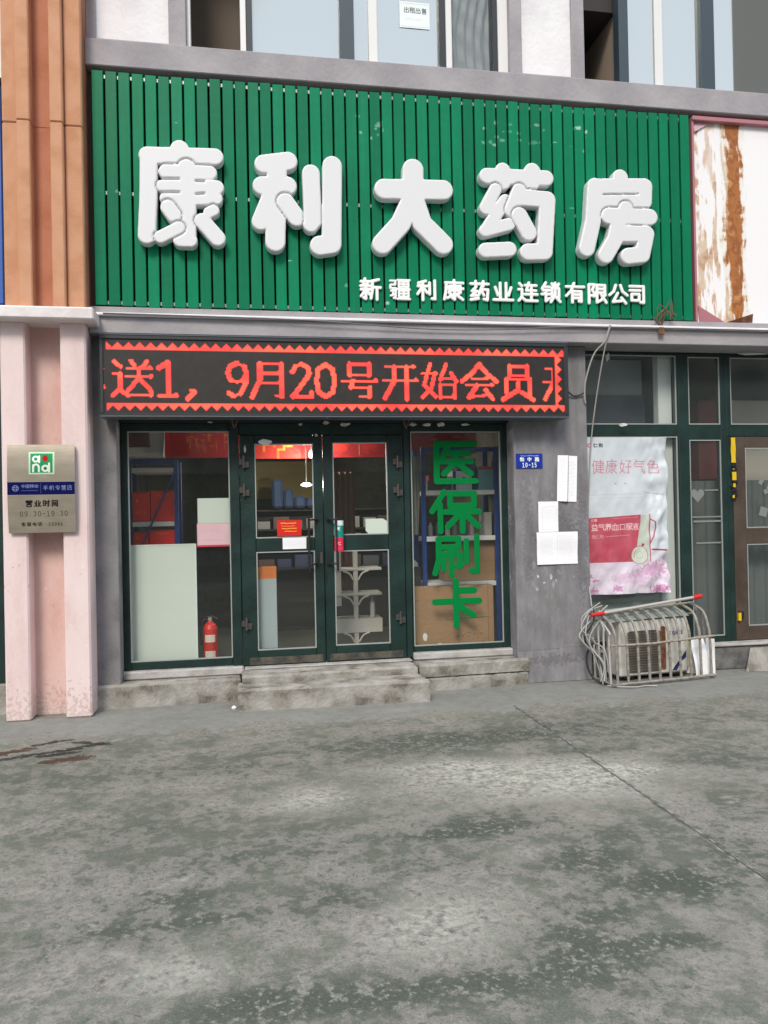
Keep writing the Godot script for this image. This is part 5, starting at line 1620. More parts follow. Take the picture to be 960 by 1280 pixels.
func make_interior() -> void:
	# --- left window
	var wb := thing("white_board", "large blank mint white board behind the left window", "board", Vector3(-1.075, 0.30, -0.33))
	part("panel", bx(0.010, 0.600, 0.035, 1.160, -0.012, 0.0), M.board_mint, wb)
	var g := Geo.new()
	g.box(Vector3(0, 0.025, -0.016), Vector3(0.010, 1.170, 0.004)); g.box(Vector3(0.600, 0.025, -0.016), Vector3(0.612, 1.170, 0.004)); g.box(Vector3(0.010, 1.160, -0.016), Vector3(0.600, 1.170, 0.004)); g.box(Vector3(0.010, 0.025, -0.016), Vector3(0.600, 0.035, 0.004))
	part("edge", g, M.board_edge, wb)
	part("foot", bx(0.03, 0.58, -0.013, 0.024, -0.04, 0.01), M.black_iron, wb)
	single("small_board", bx(-0.440, -0.132, 1.662, 1.905, -0.275, -0.268, 0.002), M.board_mint, "small blank mint board stuck high inside the left window", "board")
	var im := blank(240, 180, Color(0.86, 0.60, 0.66))
	im.fill_rect(Rect2i(6, 6, 228, 168), Color(0.88, 0.74, 0.77))
	faint_text(im, 14, 226, 16, 70, 8, Color(0.72, 0.42, 0.50), 21); faint_text(im, 30, 220, 96, 150, 11, Color(0.97, 0.92, 0.93), 22); faint_text(im, 40, 220, 128, 140, 6, Color(0.5, 0.4, 0.45), 23)
	im.fill_rect(Rect2i(0, 166, 240, 14), Color(0.80, 0.18, 0.32))
	flatprint("pink_notice", -0.448, -0.134, 1.438, 1.664, -0.262, im, "pink printed notice under the small board in the left window", "notice", "", 0.002)
	# fire extinguisher
	var fe := thing("fire_extinguisher", "small red fire extinguisher standing inside the left window", "extinguisher", Vector3(-0.352, 0.286, -0.50))
	part("cylinder", Geo.new().lathe(Vector3.ZERO, [Vector2(0.0, 0.0), Vector2(0.066, 0.004), Vector2(0.070, 0.02), Vector2(0.070, 0.335), Vector2(0.056, 0.375), Vector2(0.026, 0.398), Vector2(0.022, 0.41), Vector2(0.0, 0.412)], 20), M.red_plastic, fe)
	part("valve", bx(-0.018, 0.018, 0.41, 0.445, -0.018, 0.018, 0.004), M.galvanised, fe)
	part("lever", Geo.new().tube([Vector3(-0.03, 0.45, 0), Vector3(0.02, 0.455, 0), Vector3(0.075, 0.43, 0)], 0.008, 6), M.black_iron, fe)
	part("hose", Geo.new().tube(curve([Vector3(-0.015, 0.43, 0.0), Vector3(-0.065, 0.42, 0.02), Vector3(-0.088, 0.34, 0.03), Vector3(-0.080, 0.18, 0.04)], 5), 0.009, 8), M.cable_black, fe)
	im = blank(96, 160, Color(0.84, 0.82, 0.76))
	im.fill_rect(Rect2i(0, 50, 96, 60), Color(0.72, 0.08, 0.07)); faint_text(im, 10, 86, 12, 44, 8, Color(0.4, 0.35, 0.3), 31); faint_text(im, 8, 88, 60, 104, 9, Color(0.9, 0.8, 0.7), 32); faint_text(im, 10, 86, 120, 154, 8, Color(0.4, 0.35, 0.3), 33)
	g = Geo.new()
	for k in 6:
		var a0 := -0.75 + k * 0.25
		var a1 := a0 + 0.25
		var b := [Vector3(sin(a0), 0, cos(a0)) * 0.0712, Vector3(sin(a1), 0, cos(a1)) * 0.0712]
		for e in [[b[0], 0.05, k, 1], [b[1], 0.28, k + 1, 0], [b[1], 0.05, k + 1, 1], [b[0], 0.05, k, 1], [b[0], 0.28, k, 0], [b[1], 0.28, k + 1, 0]]:
			g.v.append(e[0] + Vector3.UP * e[1]); g.n.append(e[0].normalized()); g.u.append(Vector2(e[2] / 6.0, e[3]))
	part("label", g, printed("extinguisher_label", im, 0.5), fe)
	# blue shelf with red gift boxes
	shelf("shelf_unit", "blue steel shelf with red gift boxes behind the left window", -1.175, -0.665, -0.90, 0.42, 2.33, [1.405, 1.690, 2.245], true)
	var gold := Color(0.85, 0.62, 0.25)
	for e in [[-1.125, -0.955, 1.692, 2.005, "left gift box on the upper shelf, red with gold print", 1], [-0.948, -0.715, 1.692, 2.015, "right gift box on the upper shelf, plain wide red", 0], [-1.125, -0.975, 1.407, 1.585, "left gift box on the lower shelf, red with gold flap", 1], [-0.968, -0.715, 1.407, 1.600, "right gift box on the lower shelf, bright red and wide", 0]]:
		im = blank(120, 150, Color(0.88, 0.09, 0.08))
		im.fill_rect(Rect2i(0, 0, 120, 5), Color(0.55, 0.04, 0.04)); line(im, Vector2(0, 132), Vector2(120, 132), 2.0, Color(0.82, 0.25, 0.2))
		if e[5] == 1:
			marks(im, 14, 106, 90, 20, 4, gold, 63); ring(im, Vector2(30, 45), 8, 3, gold)
		else:
			line(im, Vector2(30, 18), Vector2(60, 30), 2.5, gold); line(im, Vector2(60, 30), Vector2(92, 18), 2.5, gold)
		carton("gift_box", e[4], "box", e[0], e[1], e[2], e[3], -1.25, -0.93, M.red_box, "red gift boxes on the shelf", im)
	# banners under the ceiling
	var red := blank(360, 130, Color(0.62, 0.055, 0.05))
	marks(red, 96, 70, 350, 50, 8, Color(0.74, 0.46, 0.14), 61)
	red.fill_rect(Rect2i(0, 0, 24, 130), Color(0.75, 0.10, 0.08))
	banner("red_banner", -0.86, 0.02, 2.40, 2.86, -1.62, red, "long red banner with gold characters inside the left window")
	red = blank(120, 100, Color(0.33, 0.06, 0.065))
	banner("dark_red_banner", -1.30, -1.02, 2.52, 2.82, -1.60, red, "dark red square panel in the left window's upper corner")
	single("wall_cabinet", bx(-1.34, -0.88, 2.42, 2.90, -1.90, -1.64, 0.005), M.shelf_white, "pale grey cabinet behind the dark red panel", "cabinet")
	red = blank(300, 120, Color(0.70, 0.16, 0.09))
	marks(red, 62, 56, 190, 84, 3, Color(0.82, 0.56, 0.14), 62); blot(red, 230, 70, 34, 30, Color(0.5, 0.03, 0.03), 0.4, 4); blot(red, 262, 40, 22, 22, Color(0.52, 0.03, 0.03), 0.4, 5)
	banner("orange_red_banner", 0.06, 0.84, 2.385, 2.72, -1.62, red, "orange red banner seen at the top of the left door")
	red = blank(300, 120, Color(0.55, 0.06, 0.07))
	blot(red, 60, 60, 40, 36, Color(0.72, 0.14, 0.1), 0.4, 6); blot(red, 200, 60, 46, 40, Color(0.66, 0.1, 0.1), 0.4, 7); line(red, Vector2(150, 10), Vector2(150, 110), 3.0, Color(0.8, 0.5, 0.4))
	banner("crimson_banner", 0.96, 1.72, 2.395, 2.72, -1.64, red, "crimson banner seen at the top of the right door")
	red = blank(420, 110, Color(0.60, 0.10, 0.10))
	for k in 30: blot(red, rng.randf_range(0, 420), rng.randf_range(10, 100), rng.randf_range(10, 30), rng.randf_range(3, 9), Color(0.74, 0.34, 0.3, 0.6) if k % 2 else Color(0.42, 0.05, 0.05, 0.7), 0.4, k)
	banner("patterned_banner", 1.86, 2.69, 2.415, 2.74, -1.40, red, "patterned red banner above the shelf in the right window")
	# hanging lamps
	for e in [[0.765, 2.375, -1.45, 0.035, 0.095, "slim bright lamp hanging nearest the top of the left door"], [0.705, 2.05, -1.50, 0.07, 0.05, "round bright lamp hanging lower inside the left door"]]:
		var l := thing("hanging_lamp", e[5], "lamp", Vector3(e[0], e[1], e[2]), "hanging lamps")
		part("bulb", Geo.new().lathe(Vector3.ZERO, [Vector2(0.0, 0.0), Vector2(e[3] * 0.8, 0.012), Vector2(e[3], e[4] * 0.45), Vector2(e[3] * 0.6, e[4] * 0.9), Vector2(0.0, e[4])], 14), M.lamp_glow, l)
		part("cord", Geo.new().tube([Vector3(0, e[4], 0), Vector3(0, 3.38 - e[1], 0)], 0.005, 6), M.cable_black, l)
		var li := OmniLight3D.new()
		li.name = "light"
		li.light_energy = 0.45
		li.light_color = Color(1.0, 0.98, 0.93)
		li.light_size = 0.04
		li.omni_range = 12.0
		li.omni_attenuation = 2.0
		li.shadow_enabled = true
		li.position = Vector3(0, e[4] * 0.5, 0.10)
		l.add_child(li)
	# --- behind the doors: counter, shelves of boxes, a display rack
	im = blank(320, 200, Color(0.42, 0.36, 0.12))
	banner("yellow_panel", 0.08, 0.86, 1.95, 2.42, -2.6, im, "mustard yellow wall panel seen through the left door")
	single("goods_heap", heap(), M.blue_cloth, "blue heap of packs on top of the dark counter", "packs").position = Vector3(0.34, 1.82, -2.2)
	var ct := thing("counter", "dark counter with rows of packets behind the doors", "counter", Vector3(0.10, 0.286, -2.5))
	part("body", bx(0.0, 2.1, 0.0, 1.50, -0.4, 0.0, 0.006), M.dark_wood, ct)
	for k in 4:
		part("shelf_board", bx(0.02, 2.08, 0.78 + k * 0.24, 0.80 + k * 0.24, 0.001, 0.22, 0.003), M.dark_wood, ct)
	for row in 3:
		var x := 0.06
		var nth := -1
		while x < 1.95:
			var wd := rng.randf_range(0.10, 0.22)
			var hh := rng.randf_range(0.09, 0.17)
			var ci := rng.randi() % 4
			nth += 1
			var b := single("packet", bx(0, wd, 0, hh, -0.10, 0.0, 0.004), [M.packet_grey, M.packet_blue, M.packet_brown, M.packet_pale][ci], "%s packet, %s from the left on the counter's %s shelf" % [["grey", "dark blue", "brown", "pale"][ci], ORDINAL[nth], ["lowest", "middle", "highest"][row]], "packet", "packets on the counter shelves")
			b.position = Vector3(0.10 + x, 0.286 + 0.801 + row * 0.24, -2.5 + 0.18)
			x += wd + rng.randf_range(0.015, 0.06)
	var rk := thing("display_rack", "white wire display rack with trays behind the right door", "rack", Vector3(1.0, 0.286, -0.95))
	part("post", bx(0.15, 0.20, 0.0, 1.10, -0.03, 0.0, 0.004), M.rack_white, rk)
	part("post", bx(-0.05, 0.02, 0.45, 1.10, -0.04, -0.01, 0.004), M.rack_white, rk)
	for e in [[0.16, 0.15], [0.56, 0.03], [0.83, 0.03]]:
		part("tray", bx(-0.10, 0.46, e[0], e[0] + e[1], -0.28, 0.01, 0.004), M.rack_white, rk)
		g = Geo.new()
		for s in [-1.0, 1.0]:
			g.tube(curve([Vector3(0.175 + s * 0.14, e[0], 0.012), Vector3(0.175 + s * 0.07, e[0] - 0.03, 0.012), Vector3(0.175 + s * 0.025, e[0] - 0.10, 0.012)], 4), 0.011, 6)
		part("bracket", g, M.rack_white, rk)
	single("candle_bottle", Geo.new().lathe(Vector3(1.37, 0.60, -1.05), [Vector2(0.028, 0.0), Vector2(0.030, 0.16), Vector2(0.012, 0.20), Vector2(0.012, 0.25), Vector2(0, 0.251)], 10), M.rack_white, "slim white bottle standing on the display rack's bottom tray", "bottle")
	# tall leaflet stand in the left door's lower pane
	im = blank(96, 420, Color(0.60, 0.66, 0.66))
	im.fill_rect(Rect2i(0, 0, 96, 64), Color(0.78, 0.45, 0.20)); faint_text(im, 10, 88, 14, 56, 11, Color(0.45, 0.15, 0.08), 41)
	flatprint("leaflet", 0.122, 0.300, 0.43, 1.232, -0.300, im, "tall pale leaflet with orange heading in the left door's lower pane", "leaflet", "", 0.003)
	# brown curtain strip behind the right door
	single("brown_curtain", Geo.new().sheet(Vector3(0.92, 0.9, -1.2), Vector3(0.30, 0, 0), Vector3(0, 1.3, 0), 20, 4, func(i, j): return 0.02 * sin(i * 30.0)), M.brown_cloth, "reddish brown curtain strip behind the right door handle", "curtain")
	# --- right window
	shelf("shelf_unit", "blue and white shelf stacked with boxes behind the right window", 1.845, 2.69, -0.60, 0.40, 2.42, [0.985, 1.470, 1.960], false)
	im = blank(160, 110, Color(0.82, 0.85, 0.86))
	im.fill_rect(Rect2i(0, 0, 22, 110), Color(0.06, 0.12, 0.42)); im.fill_rect(Rect2i(138, 0, 22, 110), Color(0.06, 0.12, 0.42)); blot(im, 80, 56, 22, 24, Color(0.08, 0.22, 0.60), 0.0); line(im, Vector2(68, 56), Vector2(92, 56), 5, wh_())
	carton("medicine_box", "blue and white medicine box on the top shelf", "box", 2.205, 2.455, 1.962, 2.17, -0.92, -0.68, M.board_edge, "", im)
	im = blank(100, 130, Color(0.45, 0.66, 0.68))
	im.fill_rect(Rect2i(0, 0, 100, 18), Color(0.74, 0.2, 0.22)); faint_text(im, 12, 90, 40, 110, 12, Color(0.75, 0.85, 0.86), 51)
	carton("teal_box", "pale teal box with red top on the top shelf's right end", "box", 2.49, 2.665, 1.962, 2.215, -0.92, -0.66, M.teal_box, "", im)
	carton("dark_carton", "dark purple carton lying across the boxes on the top shelf", "box", 2.26, 2.47, 2.172, 2.30, -0.92, -0.70, M.packet_blue)
	single("hanging_coat", Geo.new().sheet(Vector3(1.655, 1.50, -0.50), Vector3(0.15, 0, -0.04), Vector3(0.02, 0.82, 0), 12, 10, func(i, j): return 0.03 * sin(i * 11.0 + j * 2.5)), M.coat_grey, "grey cloth hanging at the left edge of the right window", "cloth")
	im = blank(120, 60, Color(0.30, 0.31, 0.33))
	faint_text(im, 8, 112, 14, 54, 12, Color(0.7, 0.68, 0.62), 52)
	carton("flat_box", "flat dark grey box at the top shelf's left end", "box", 1.93, 2.16, 1.962, 2.06, -0.92, -0.68, M.packet_grey, "", im)
	carton("flat_box", "maroon box lying on the flat grey one", "box", 1.95, 2.12, 2.062, 2.13, -0.92, -0.70, M.maroon)
	carton("tall_packet", "tall pale packet at the middle shelf's right end", "packet", 2.56, 2.64, 1.472, 1.72, -0.90, -0.70, M.packet_pale)
	for k in 7:
		var o := single("small_bottle", Geo.new().lathe(Vector3.ZERO, [Vector2(0.028, 0.0), Vector2(0.030, 0.10), Vector2(0.014, 0.125), Vector2(0.014, 0.15), Vector2(0, 0.151)], 10), [M.packet_grey, M.packet_blue, M.packet_pale][k % 3], "small %s bottle, %s from the left on the middle shelf" % [["grey", "blue", "pale"][k % 3], ORDINAL[k]], "bottle", "bottles on the middle shelf")
		o.position = Vector3(1.98 + k * 0.095, 1.472, -0.80 - 0.05 * (k % 2))
	im = blank(200, 160, Color(0.58, 0.46, 0.34))
	line(im, Vector2(0, 80), Vector2(200, 82), 1.5, Color(0.5, 0.39, 0.28))
	carton("cardboard_box", "plain brown cardboard box on the lowest shelf", "box", 2.10, 2.66, 0.988, 1.415, -0.95, -0.68, M.cardboard, "", im)
	# big flattened carton behind the glass
	im = blank(480, 320, Color(0.60, 0.475, 0.345))
	var n := noise(97, 0.02, 3)
	for y in 320:
		for x in 480:
			var t := n.get_noise_2d(x, y * 3.0) * 0.03
			im.set_pixel(x, y, Color(0.60 + t, 0.475 + t, 0.345 + t))
	im.fill_rect(Rect2i(0, 66, 300, 2), Color(0.50, 0.39, 0.27)); im.fill_rect(Rect2i(446, 0, 3, 320), Color(0.46, 0.36, 0.26)); im.fill_rect(Rect2i(0, 0, 300, 66), Color(0.62, 0.485, 0.35))
	line(im, Vector2(190, 175), Vector2(450, 168), 5.0, Color(0.25, 0.42, 0.22)); line(im, Vector2(210, 185), Vector2(330, 182), 2.0, Color(0.28, 0.4, 0.22))
	marks(im, 240, 256, 410, 22, 5, Color(0.34, 0.28, 0.2), 64); line(im, Vector2(190, 304), Vector2(300, 304), 2.0, Color(0.6, 0.25, 0.2))
	blot(im, 60, 262, 15, 24, Color(0.86, 0.86, 0.84), 0.1, 3); blot(im, 150, 304, 18, 8, Color(0.85, 0.84, 0.8), 0.1, 4); im.fill_rect(Rect2i(400, 300, 26, 10), Color(0.2, 0.18, 0.15))
	carton("cardboard_carton", "large brown cardboard carton standing behind the right window", "carton", 1.688, 2.535, 0.34, 0.965, -0.52, -0.37, M.cardboard, "", im)
	single("white_helmet", Geo.new().lathe(Vector3(1.69, 1.16, -0.72), [Vector2(0.13, 0.0), Vector2(0.125, 0.03), Vector2(0.09, 0.07), Vector2(0.0, 0.085)], 16), M.shelf_white, "white helmet lying low beside the blue shelf post", "helmet")
	single("stool", bx(1.56, 1.82, 0.287, 1.159, -0.85, -0.60, 0.006), M.dark_wood, "dark cupboard under the white helmet in the right window", "cupboard")
	# --- the neighbour's rooms
	single("red_cabinet", bx(5.25, 5.52, 2.05, 2.98, -1.3, -0.92, 0.01), M.maroon, "maroon cabinet high behind the neighbour's narrow upper pane", "cabinet")
	single("white_cabinet", bx(5.66, 6.6, 2.0, 2.99, -1.3, -0.95, 0.01), M.cream, "cream cabinet with a maroon side behind the neighbour's wide upper pane", "cabinet")
	single("cabinet_side", bx(5.56, 5.655, 2.0, 3.06, -1.3, -0.93, 0.006), M.maroon, "maroon upright panel beside the cream cabinet", "panel")
	single("room_screen", bx(3.45, 4.40, 0.30, 2.60, -0.36, -0.35), M.board_dull, "dull green board behind the poster window", "board")
	single("hanging_sheet", bx(3.45, 4.40, 2.985, 3.38, -0.66, -0.65), M.mist, "pale hanging sheet at the top of the poster window", "sheet")
	single("navy_sheet", bx(3.45, 4.40, 2.602, 2.98, -0.60, -0.59), M.navy_cloth, "navy sheet below the pale one above the poster", "sheet")
	single("net_curtain", Geo.new().sheet(Vector3(4.68, 0.32, -0.48), Vector3(1.6, 0, 0), Vector3(0, 1.7, 0), 60, 4, func(i, j): return 0.02 * sin(i * 70.0)), M.curtain_grey, "grey curtain behind the neighbour's narrow lower pane and door", "curtain")
	# sticker residue on the narrow pane
	g = Geo.new()
	for k in 14:
		var a0 := TAU * k / 14
		var a1 := TAU * (k + 1) / 14
		g.tri(Vector3.ZERO, heart(a0), heart(a1))
	var hs := single("heart_sticker", g, M.residue, "faded heart sticker on the neighbour's narrow pane", "sticker")
	hs.position = Vector3(4.775, 1.86, -0.2045)
	for e in [[4.72, 5.055, 1.565, 1.585, "second lowest long strip of old tape below the heart sticker"], [4.70, 5.05, 1.615, 1.630, "long strip of old tape closest under the heart sticker"], [4.75, 5.04, 1.335, 1.352, "lowest strip of old tape on the neighbour's narrow pane"], [4.86, 5.02, 1.90, 1.915, "short strip of old tape beside the heart sticker"]]:
		single("tape_residue", bx(e[0], e[1], e[2], e[3], -0.2075, -0.2060), M.residue, e[4], "tape", "old tape on the narrow pane")
	for e in [[5.50, 1.98, 0.05, 0.06, "torn white scrap nearest the top left of the brown door's glass"], [5.60, 1.92, 0.04, 0.04, "small white scrap just right of the top left one"], [5.50, 1.63, 0.09, 0.10, "largest faded square scrap, lowest on the brown door's glass"], [5.68, 2.1, 0.05, 0.05, "highest white scrap on the brown door's glass"], [5.58, 1.85, 0.05, 0.05, "white scrap just above the largest one on the door's glass"]]:
		var sc := single("paper_scrap", bx(0, e[2], 0, e[3], -0.001, 0.0), M.residue, e[4], "scrap", "paper scraps on the brown door")
		sc.position = Vector3(e[0], e[1], -0.212)
		sc.rotation_degrees.z = rng.randf_range(-40, 40)

func marks(im: Image, x0: float, y: float, x1: float, h: float, n: int, c: Color, seed_: int) -> void:
	var r := RandomNumberGenerator.new()
	r.seed = seed_
	var p := (x1 - x0) / n
	for k in n:
		for q in 4:
			var a := Vector2(x0 + p * (k + r.randf_range(0.1, 0.75)), y + h * r.randf_range(-0.5, 0.5))
			var b := a + (Vector2(p * 0.4, 0) if q % 2 else Vector2(0, h * 0.4))
			line(im, a, b, h * 0.13, Color(c, r.randf_range(0.4, 0.9)))

func heart(a: float) -> Vector3:
	return Vector3(16.0 * pow(sin(a), 3), 13.0 * cos(a) - 5.0 * cos(2 * a) - 2.0 * cos(3 * a) - cos(4 * a), 0) * 0.0052

func wh_() -> Color:
	return Color(0.94, 0.95, 0.96)

func heap() -> Geo:
	var g := Geo.new()
	for e in [[0.0, 0.13, 0.36], [0.14, 0.12, 0.24], [0.27, 0.14, 0.15], [0.42, 0.16, 0.13]]:
		g.box(Vector3(e[0], 0, -0.1), Vector3(e[0] + e[1], e[2], 0.02), 0.03)
	return g

func banner(called: String, x0: float, x1: float, y0: float, y1: float, z: float, im: Image, label: String) -> void:
	flatprint(called, x0, x1, y0, y1, z, im, label, "banner", "", 0.006)

# ---------------------------------------------------------------- caged air conditioner by the neighbour's window
func make_cage() -> void:
	var base := Vector3(3.45, 0.0, 0.0)
	var o := thing("steel_cage", "rusty welded steel cage round an air conditioner beside the pillar", "cage", base)
	var L := 1.14
	var n := 10
	for k in n:
		var x := 0.05 + (L - 0.05) * k / (n - 1.0)
		var zf := 0.40 - 0.16 * x / L
		var top := 0.655 + 0.05 * x / L
		var pts := [Vector3(x + 0.02, 0.02, zf), Vector3(x + 0.005, 0.42, zf + 0.005), Vector3(x, 0.52, zf - 0.01), Vector3(x - 0.012, top - 0.055, zf - 0.06), Vector3(x - 0.03, top, zf - 0.15), Vector3(x - 0.05, top + 0.03, zf - 0.28)]
		part("bar", Geo.new().tube(curve(pts, 4), 0.0138, 8), M.old_pipe, o)
	var fr := func(y: float, dz: float) -> Array:
		return [Vector3(0.0, y, 0.40 + dz), Vector3(L + 0.04, y + 0.02 * y, 0.24 + dz)]
	part("rail", Geo.new().tube([Vector3(0.03, 0.028, 0.415), Vector3(L * 0.7, 0.032, 0.315), Vector3(L + 0.06, 0.036, 0.255)], 0.014, 8), M.old_pipe, o)
	part("rail", Geo.new().tube([Vector3(-0.005, 0.405, 0.405), Vector3(L * 0.4, 0.40, 0.36), Vector3(L + 0.045, 0.430, 0.262)], 0.0125, 8), M.rusty_pipe, o)
	part("rail", Geo.new().tube([Vector3(0.0, 0.685, 0.12), Vector3(L, 0.735, -0.04)], 0.012, 8), M.old_pipe, o)
	part("rail", Geo.new().tube([Vector3(0.0, 0.60, 0.02), Vector3(L, 0.62, -0.06)], 0.011, 8), M.old_pipe, o)
	# left end: three bars and the floor rails
	for k in 4:
		var z := 0.02 + 0.115 * k
		part("end_bar", Geo.new().tube(curve([Vector3(0.015, 0.02, z), Vector3(0.0, 0.45, z), Vector3(0.0, 0.62 - 0.03 * k, z + 0.01), Vector3(0.02, 0.685 - 0.012 * k, 0.08)], 4), 0.011, 8), M.cage_white, o)
	part("end_bar", Geo.new().tube([Vector3(0.0, 0.03, 0.0), Vector3(0.02, 0.028, 0.41)], 0.013, 8), M.old_pipe, o)
	for z in [0.02, 0.12]:
		part("end_bar", Geo.new().tube(curve([Vector3(L + 0.03, 0.03, z), Vector3(L + 0.02, 0.45, z), Vector3(L, 0.70, z - 0.02)], 4), 0.011, 8), M.old_pipe, o)
	part("end_bar", Geo.new().tube([Vector3(L + 0.05, 0.032, 0.255), Vector3(L + 0.03, 0.03, -0.03)], 0.012, 8), M.old_pipe, o)
	# the loose pipe with red ends lying on top
	var pp := thing("capped_pipe", "loose steel pipe with red end caps lying on the cage", "pipe", Vector3(3.40, 0.70, 0.14))
	part("pipe", Geo.new().tube([Vector3(0.0, -0.005, 0.10), Vector3(1.16, 0.105, -0.06)], 0.015, 10), M.cage_white, pp)
	part("cap", Geo.new().tube([Vector3(-0.075, -0.012, 0.11), Vector3(0.07, 0.001, 0.09)], 0.018, 10), M.red_plastic, pp)
	part("cap", Geo.new().tube([Vector3(1.12, 0.100, -0.054), Vector3(1.17, 0.106, -0.062), Vector3(1.215, 0.112, -0.068)], 0.024, 10), M.red_plastic, pp)
	# outdoor unit
	var ac := thing("air_conditioner", "dirty white outdoor air conditioner unit inside the steel cage", "air conditioner", Vector3(3.62, 0.03, 0.0))
	ac.rotation_degrees.y = 7.0
	var W := 0.80
	var H := 0.585
	part("casing", bx(0, W, 0.02, H, -0.05, 0.20, 0.016), M.ac_white, ac)
	part("foot", bx(0.06, 0.16, 0.0, 0.02, -0.03, 0.18), M.black_iron, ac)
	part("foot", bx(W - 0.18, W - 0.08, 0.0, 0.02, -0.03, 0.18), M.black_iron, ac)
	# recessed grille: frame of rounded corners, dark well and fins
	part("fan_well", rounded(0.07, 0.49, 0.05, 0.47, 0.2015, 0.06), M.fan_well, ac)
	for k in 15:
		part("fin", bx(0.085, 0.475, 0.075 + k * 0.026, 0.080 + k * 0.026, 0.2025, 0.206), M.fin_grey, ac)
	for x in [0.21, 0.35]:
		part("fin", bx(x, x + 0.006, 0.06, 0.46, 0.2065, 0.209), M.fin_grey, ac)
	part("rust_patch", rounded(0.475, 0.535, 0.06, 0.50, 0.2022, 0.02), M.rusty_iron, ac)
	part("panel", bx(0.56, W - 0.02, 0.04, H - 0.03, 0.2005, 0.2035, 0.001), M.ac_white, ac)
	var tm := TextMesh.new()
	tm.text = "€ GREE"
	var ft := SystemFont.new()
	ft.font_names = PackedStringArray(["Droid Sans"])
	ft.font_weight = 700
	tm.font = ft
	tm.font_size = 40
	tm.pixel_size = 0.0013
	tm.depth = 0.001
	var tp := part("brand_print", tm, M.print_navy, ac)
	tp.position = Vector3(0.655, 0.425, 0.2045)
	var g := Geo.new()
	g.quad(Vector3(0.60, 0.045, 0.2042), Vector3(0.66, 0.045, 0.2042), Vector3(0.775, 0.24, 0.2042), Vector3(0.775, 0.17, 0.2042))
	part("stripe", g, M.print_navy, ac)
	part("side_cover", bx(W + 0.003, W + 0.045, 0.06, 0.46, -0.02, 0.17, 0.008), M.ac_yellow, ac)
	# green-grey board lying over the unit and a white board at its right
	single("grey_board", Geo.new().sheet(Vector3(3.55, 0.60, 0.22), Vector3(0.90, 0.02, -0.10), Vector3(0, 0.10, -0.22), 6, 4, func(i, j): return 0.012 * sin(i * 3.0)), M.board_dull, "dull green board leaning over the air conditioner", "board")
	var wbag := Geo.new()
	wbag.sheet(Vector3(0.0, 0.0, 0.20), Vector3(0.235, 0, -0.03), Vector3(-0.015, 0.37, -0.08), 12, 14, func(i, j): return 0.02 * sin(i * 9.0 + j * 4.0) * (1.0 - 0.5 * j) + 0.035 * sin(PI * i))
	wbag.sheet(Vector3(0.235, 0.0, 0.17), Vector3(-0.235, 0, -0.15), Vector3(-0.015, 0.37, 0.02), 6, 6, func(i, j): return 0.012 * sin(i * 9.0))
	var wb := single("white_sack", wbag, M.paper_white, "crumpled white sack leaning at the right end of the cage", "sack")
	wb.position = Vector3(4.475, 0.012, -0.02)
	single("green_sack", Geo.new().lathe(Vector3(4.42, 0.0, -0.02), [Vector2(0.06, 0.0), Vector2(0.08, 0.25), Vector2(0.075, 0.55), Vector2(0.03, 0.70), Vector2(0.0, 0.74)], 9), M.moss_sack, "dark mossy green bundle standing behind the air conditioner", "bundle")
	# bundle of cables hanging round the left end
	var cb := thing("cable_bundle", "tangled pale cables coiled against the pillar beside the cage", "cables", Vector3(3.40, 0.0, 0.10))
	for k in 7:
		var r := RandomNumberGenerator.new()
		r.seed = 100 + k
		var a := Vector3(r.randf_range(0.0, 0.14), r.randf_range(0.68, 0.80), r.randf_range(-0.04, 0.12))
		var b := Vector3(r.randf_range(-0.14, -0.03), r.randf_range(0.50, 0.68), r.randf_range(0.0, 0.12))
		var c := Vector3(r.randf_range(-0.16, 0.0), r.randf_range(0.35, 0.50), r.randf_range(0.02, 0.16))
		var d := Vector3(r.randf_range(-0.02, 0.08), r.randf_range(0.18, 0.36), r.randf_range(0.05, 0.22))
		var e := Vector3(r.randf_range(-0.02, 0.10), r.randf_range(0.0, 0.10), r.randf_range(0.10, 0.30))
		part("cable", Geo.new().tube(curve([a, b, c, d, e], 7), r.randf_range(0.006, 0.010), 7), M.cable_white if k != 3 else M.cable_black, cb)
	part("cable", Geo.new().tube(curve([Vector3(0.02, 0.40, 0.0), Vector3(-0.06, 0.28, 0.0), Vector3(-0.055, 0.12, 0.03), Vector3(0.02, 0.012, 0.10), Vector3(0.14, 0.012, 0.24)], 7), 0.010, 7), M.cable_black, cb)
	part("cable", Geo.new().tube(curve([Vector3(0.04, 0.012, 0.24), Vector3(0.12, 0.014, 0.33), Vector3(0.28, 0.012, 0.37), Vector3(0.38, 0.012, 0.34), Vector3(0.48, 0.013, 0.38)], 6), 0.008, 7), M.cable_white, cb)
	for k in 6:
		part("knot", Geo.new().lathe(Vector3(-0.03 + 0.035 * k, 0.70 + 0.02 * sin(k * 2.0), 0.02), [Vector2(0, -0.02), Vector2(0.022, -0.006), Vector2(0.02, 0.012), Vector2(0, 0.022)], 7), M.cable_white if k % 2 else M.packet_grey, cb)

func rounded(x0: float, x1: float, y0: float, y1: float, z: float, r: float) -> Geo:
	var g := Geo.new()
	var c := Vector3((x0 + x1) / 2, (y0 + y1) / 2, z)
	var pts := []
	for q in [[x1 - r, y1 - r, 0.0], [x0 + r, y1 - r, PI / 2], [x0 + r, y0 + r, PI], [x1 - r, y0 + r, 1.5 * PI]]:
		for k in 6:
			var a: float = q[2] + PI / 2 * k / 5.0
			pts.append(Vector3(q[0] + r * cos(a), q[1] + r * sin(a), z))
	for k in pts.size():
		g.tri(c, pts[k], pts[(k + 1) % pts.size()])
	return g

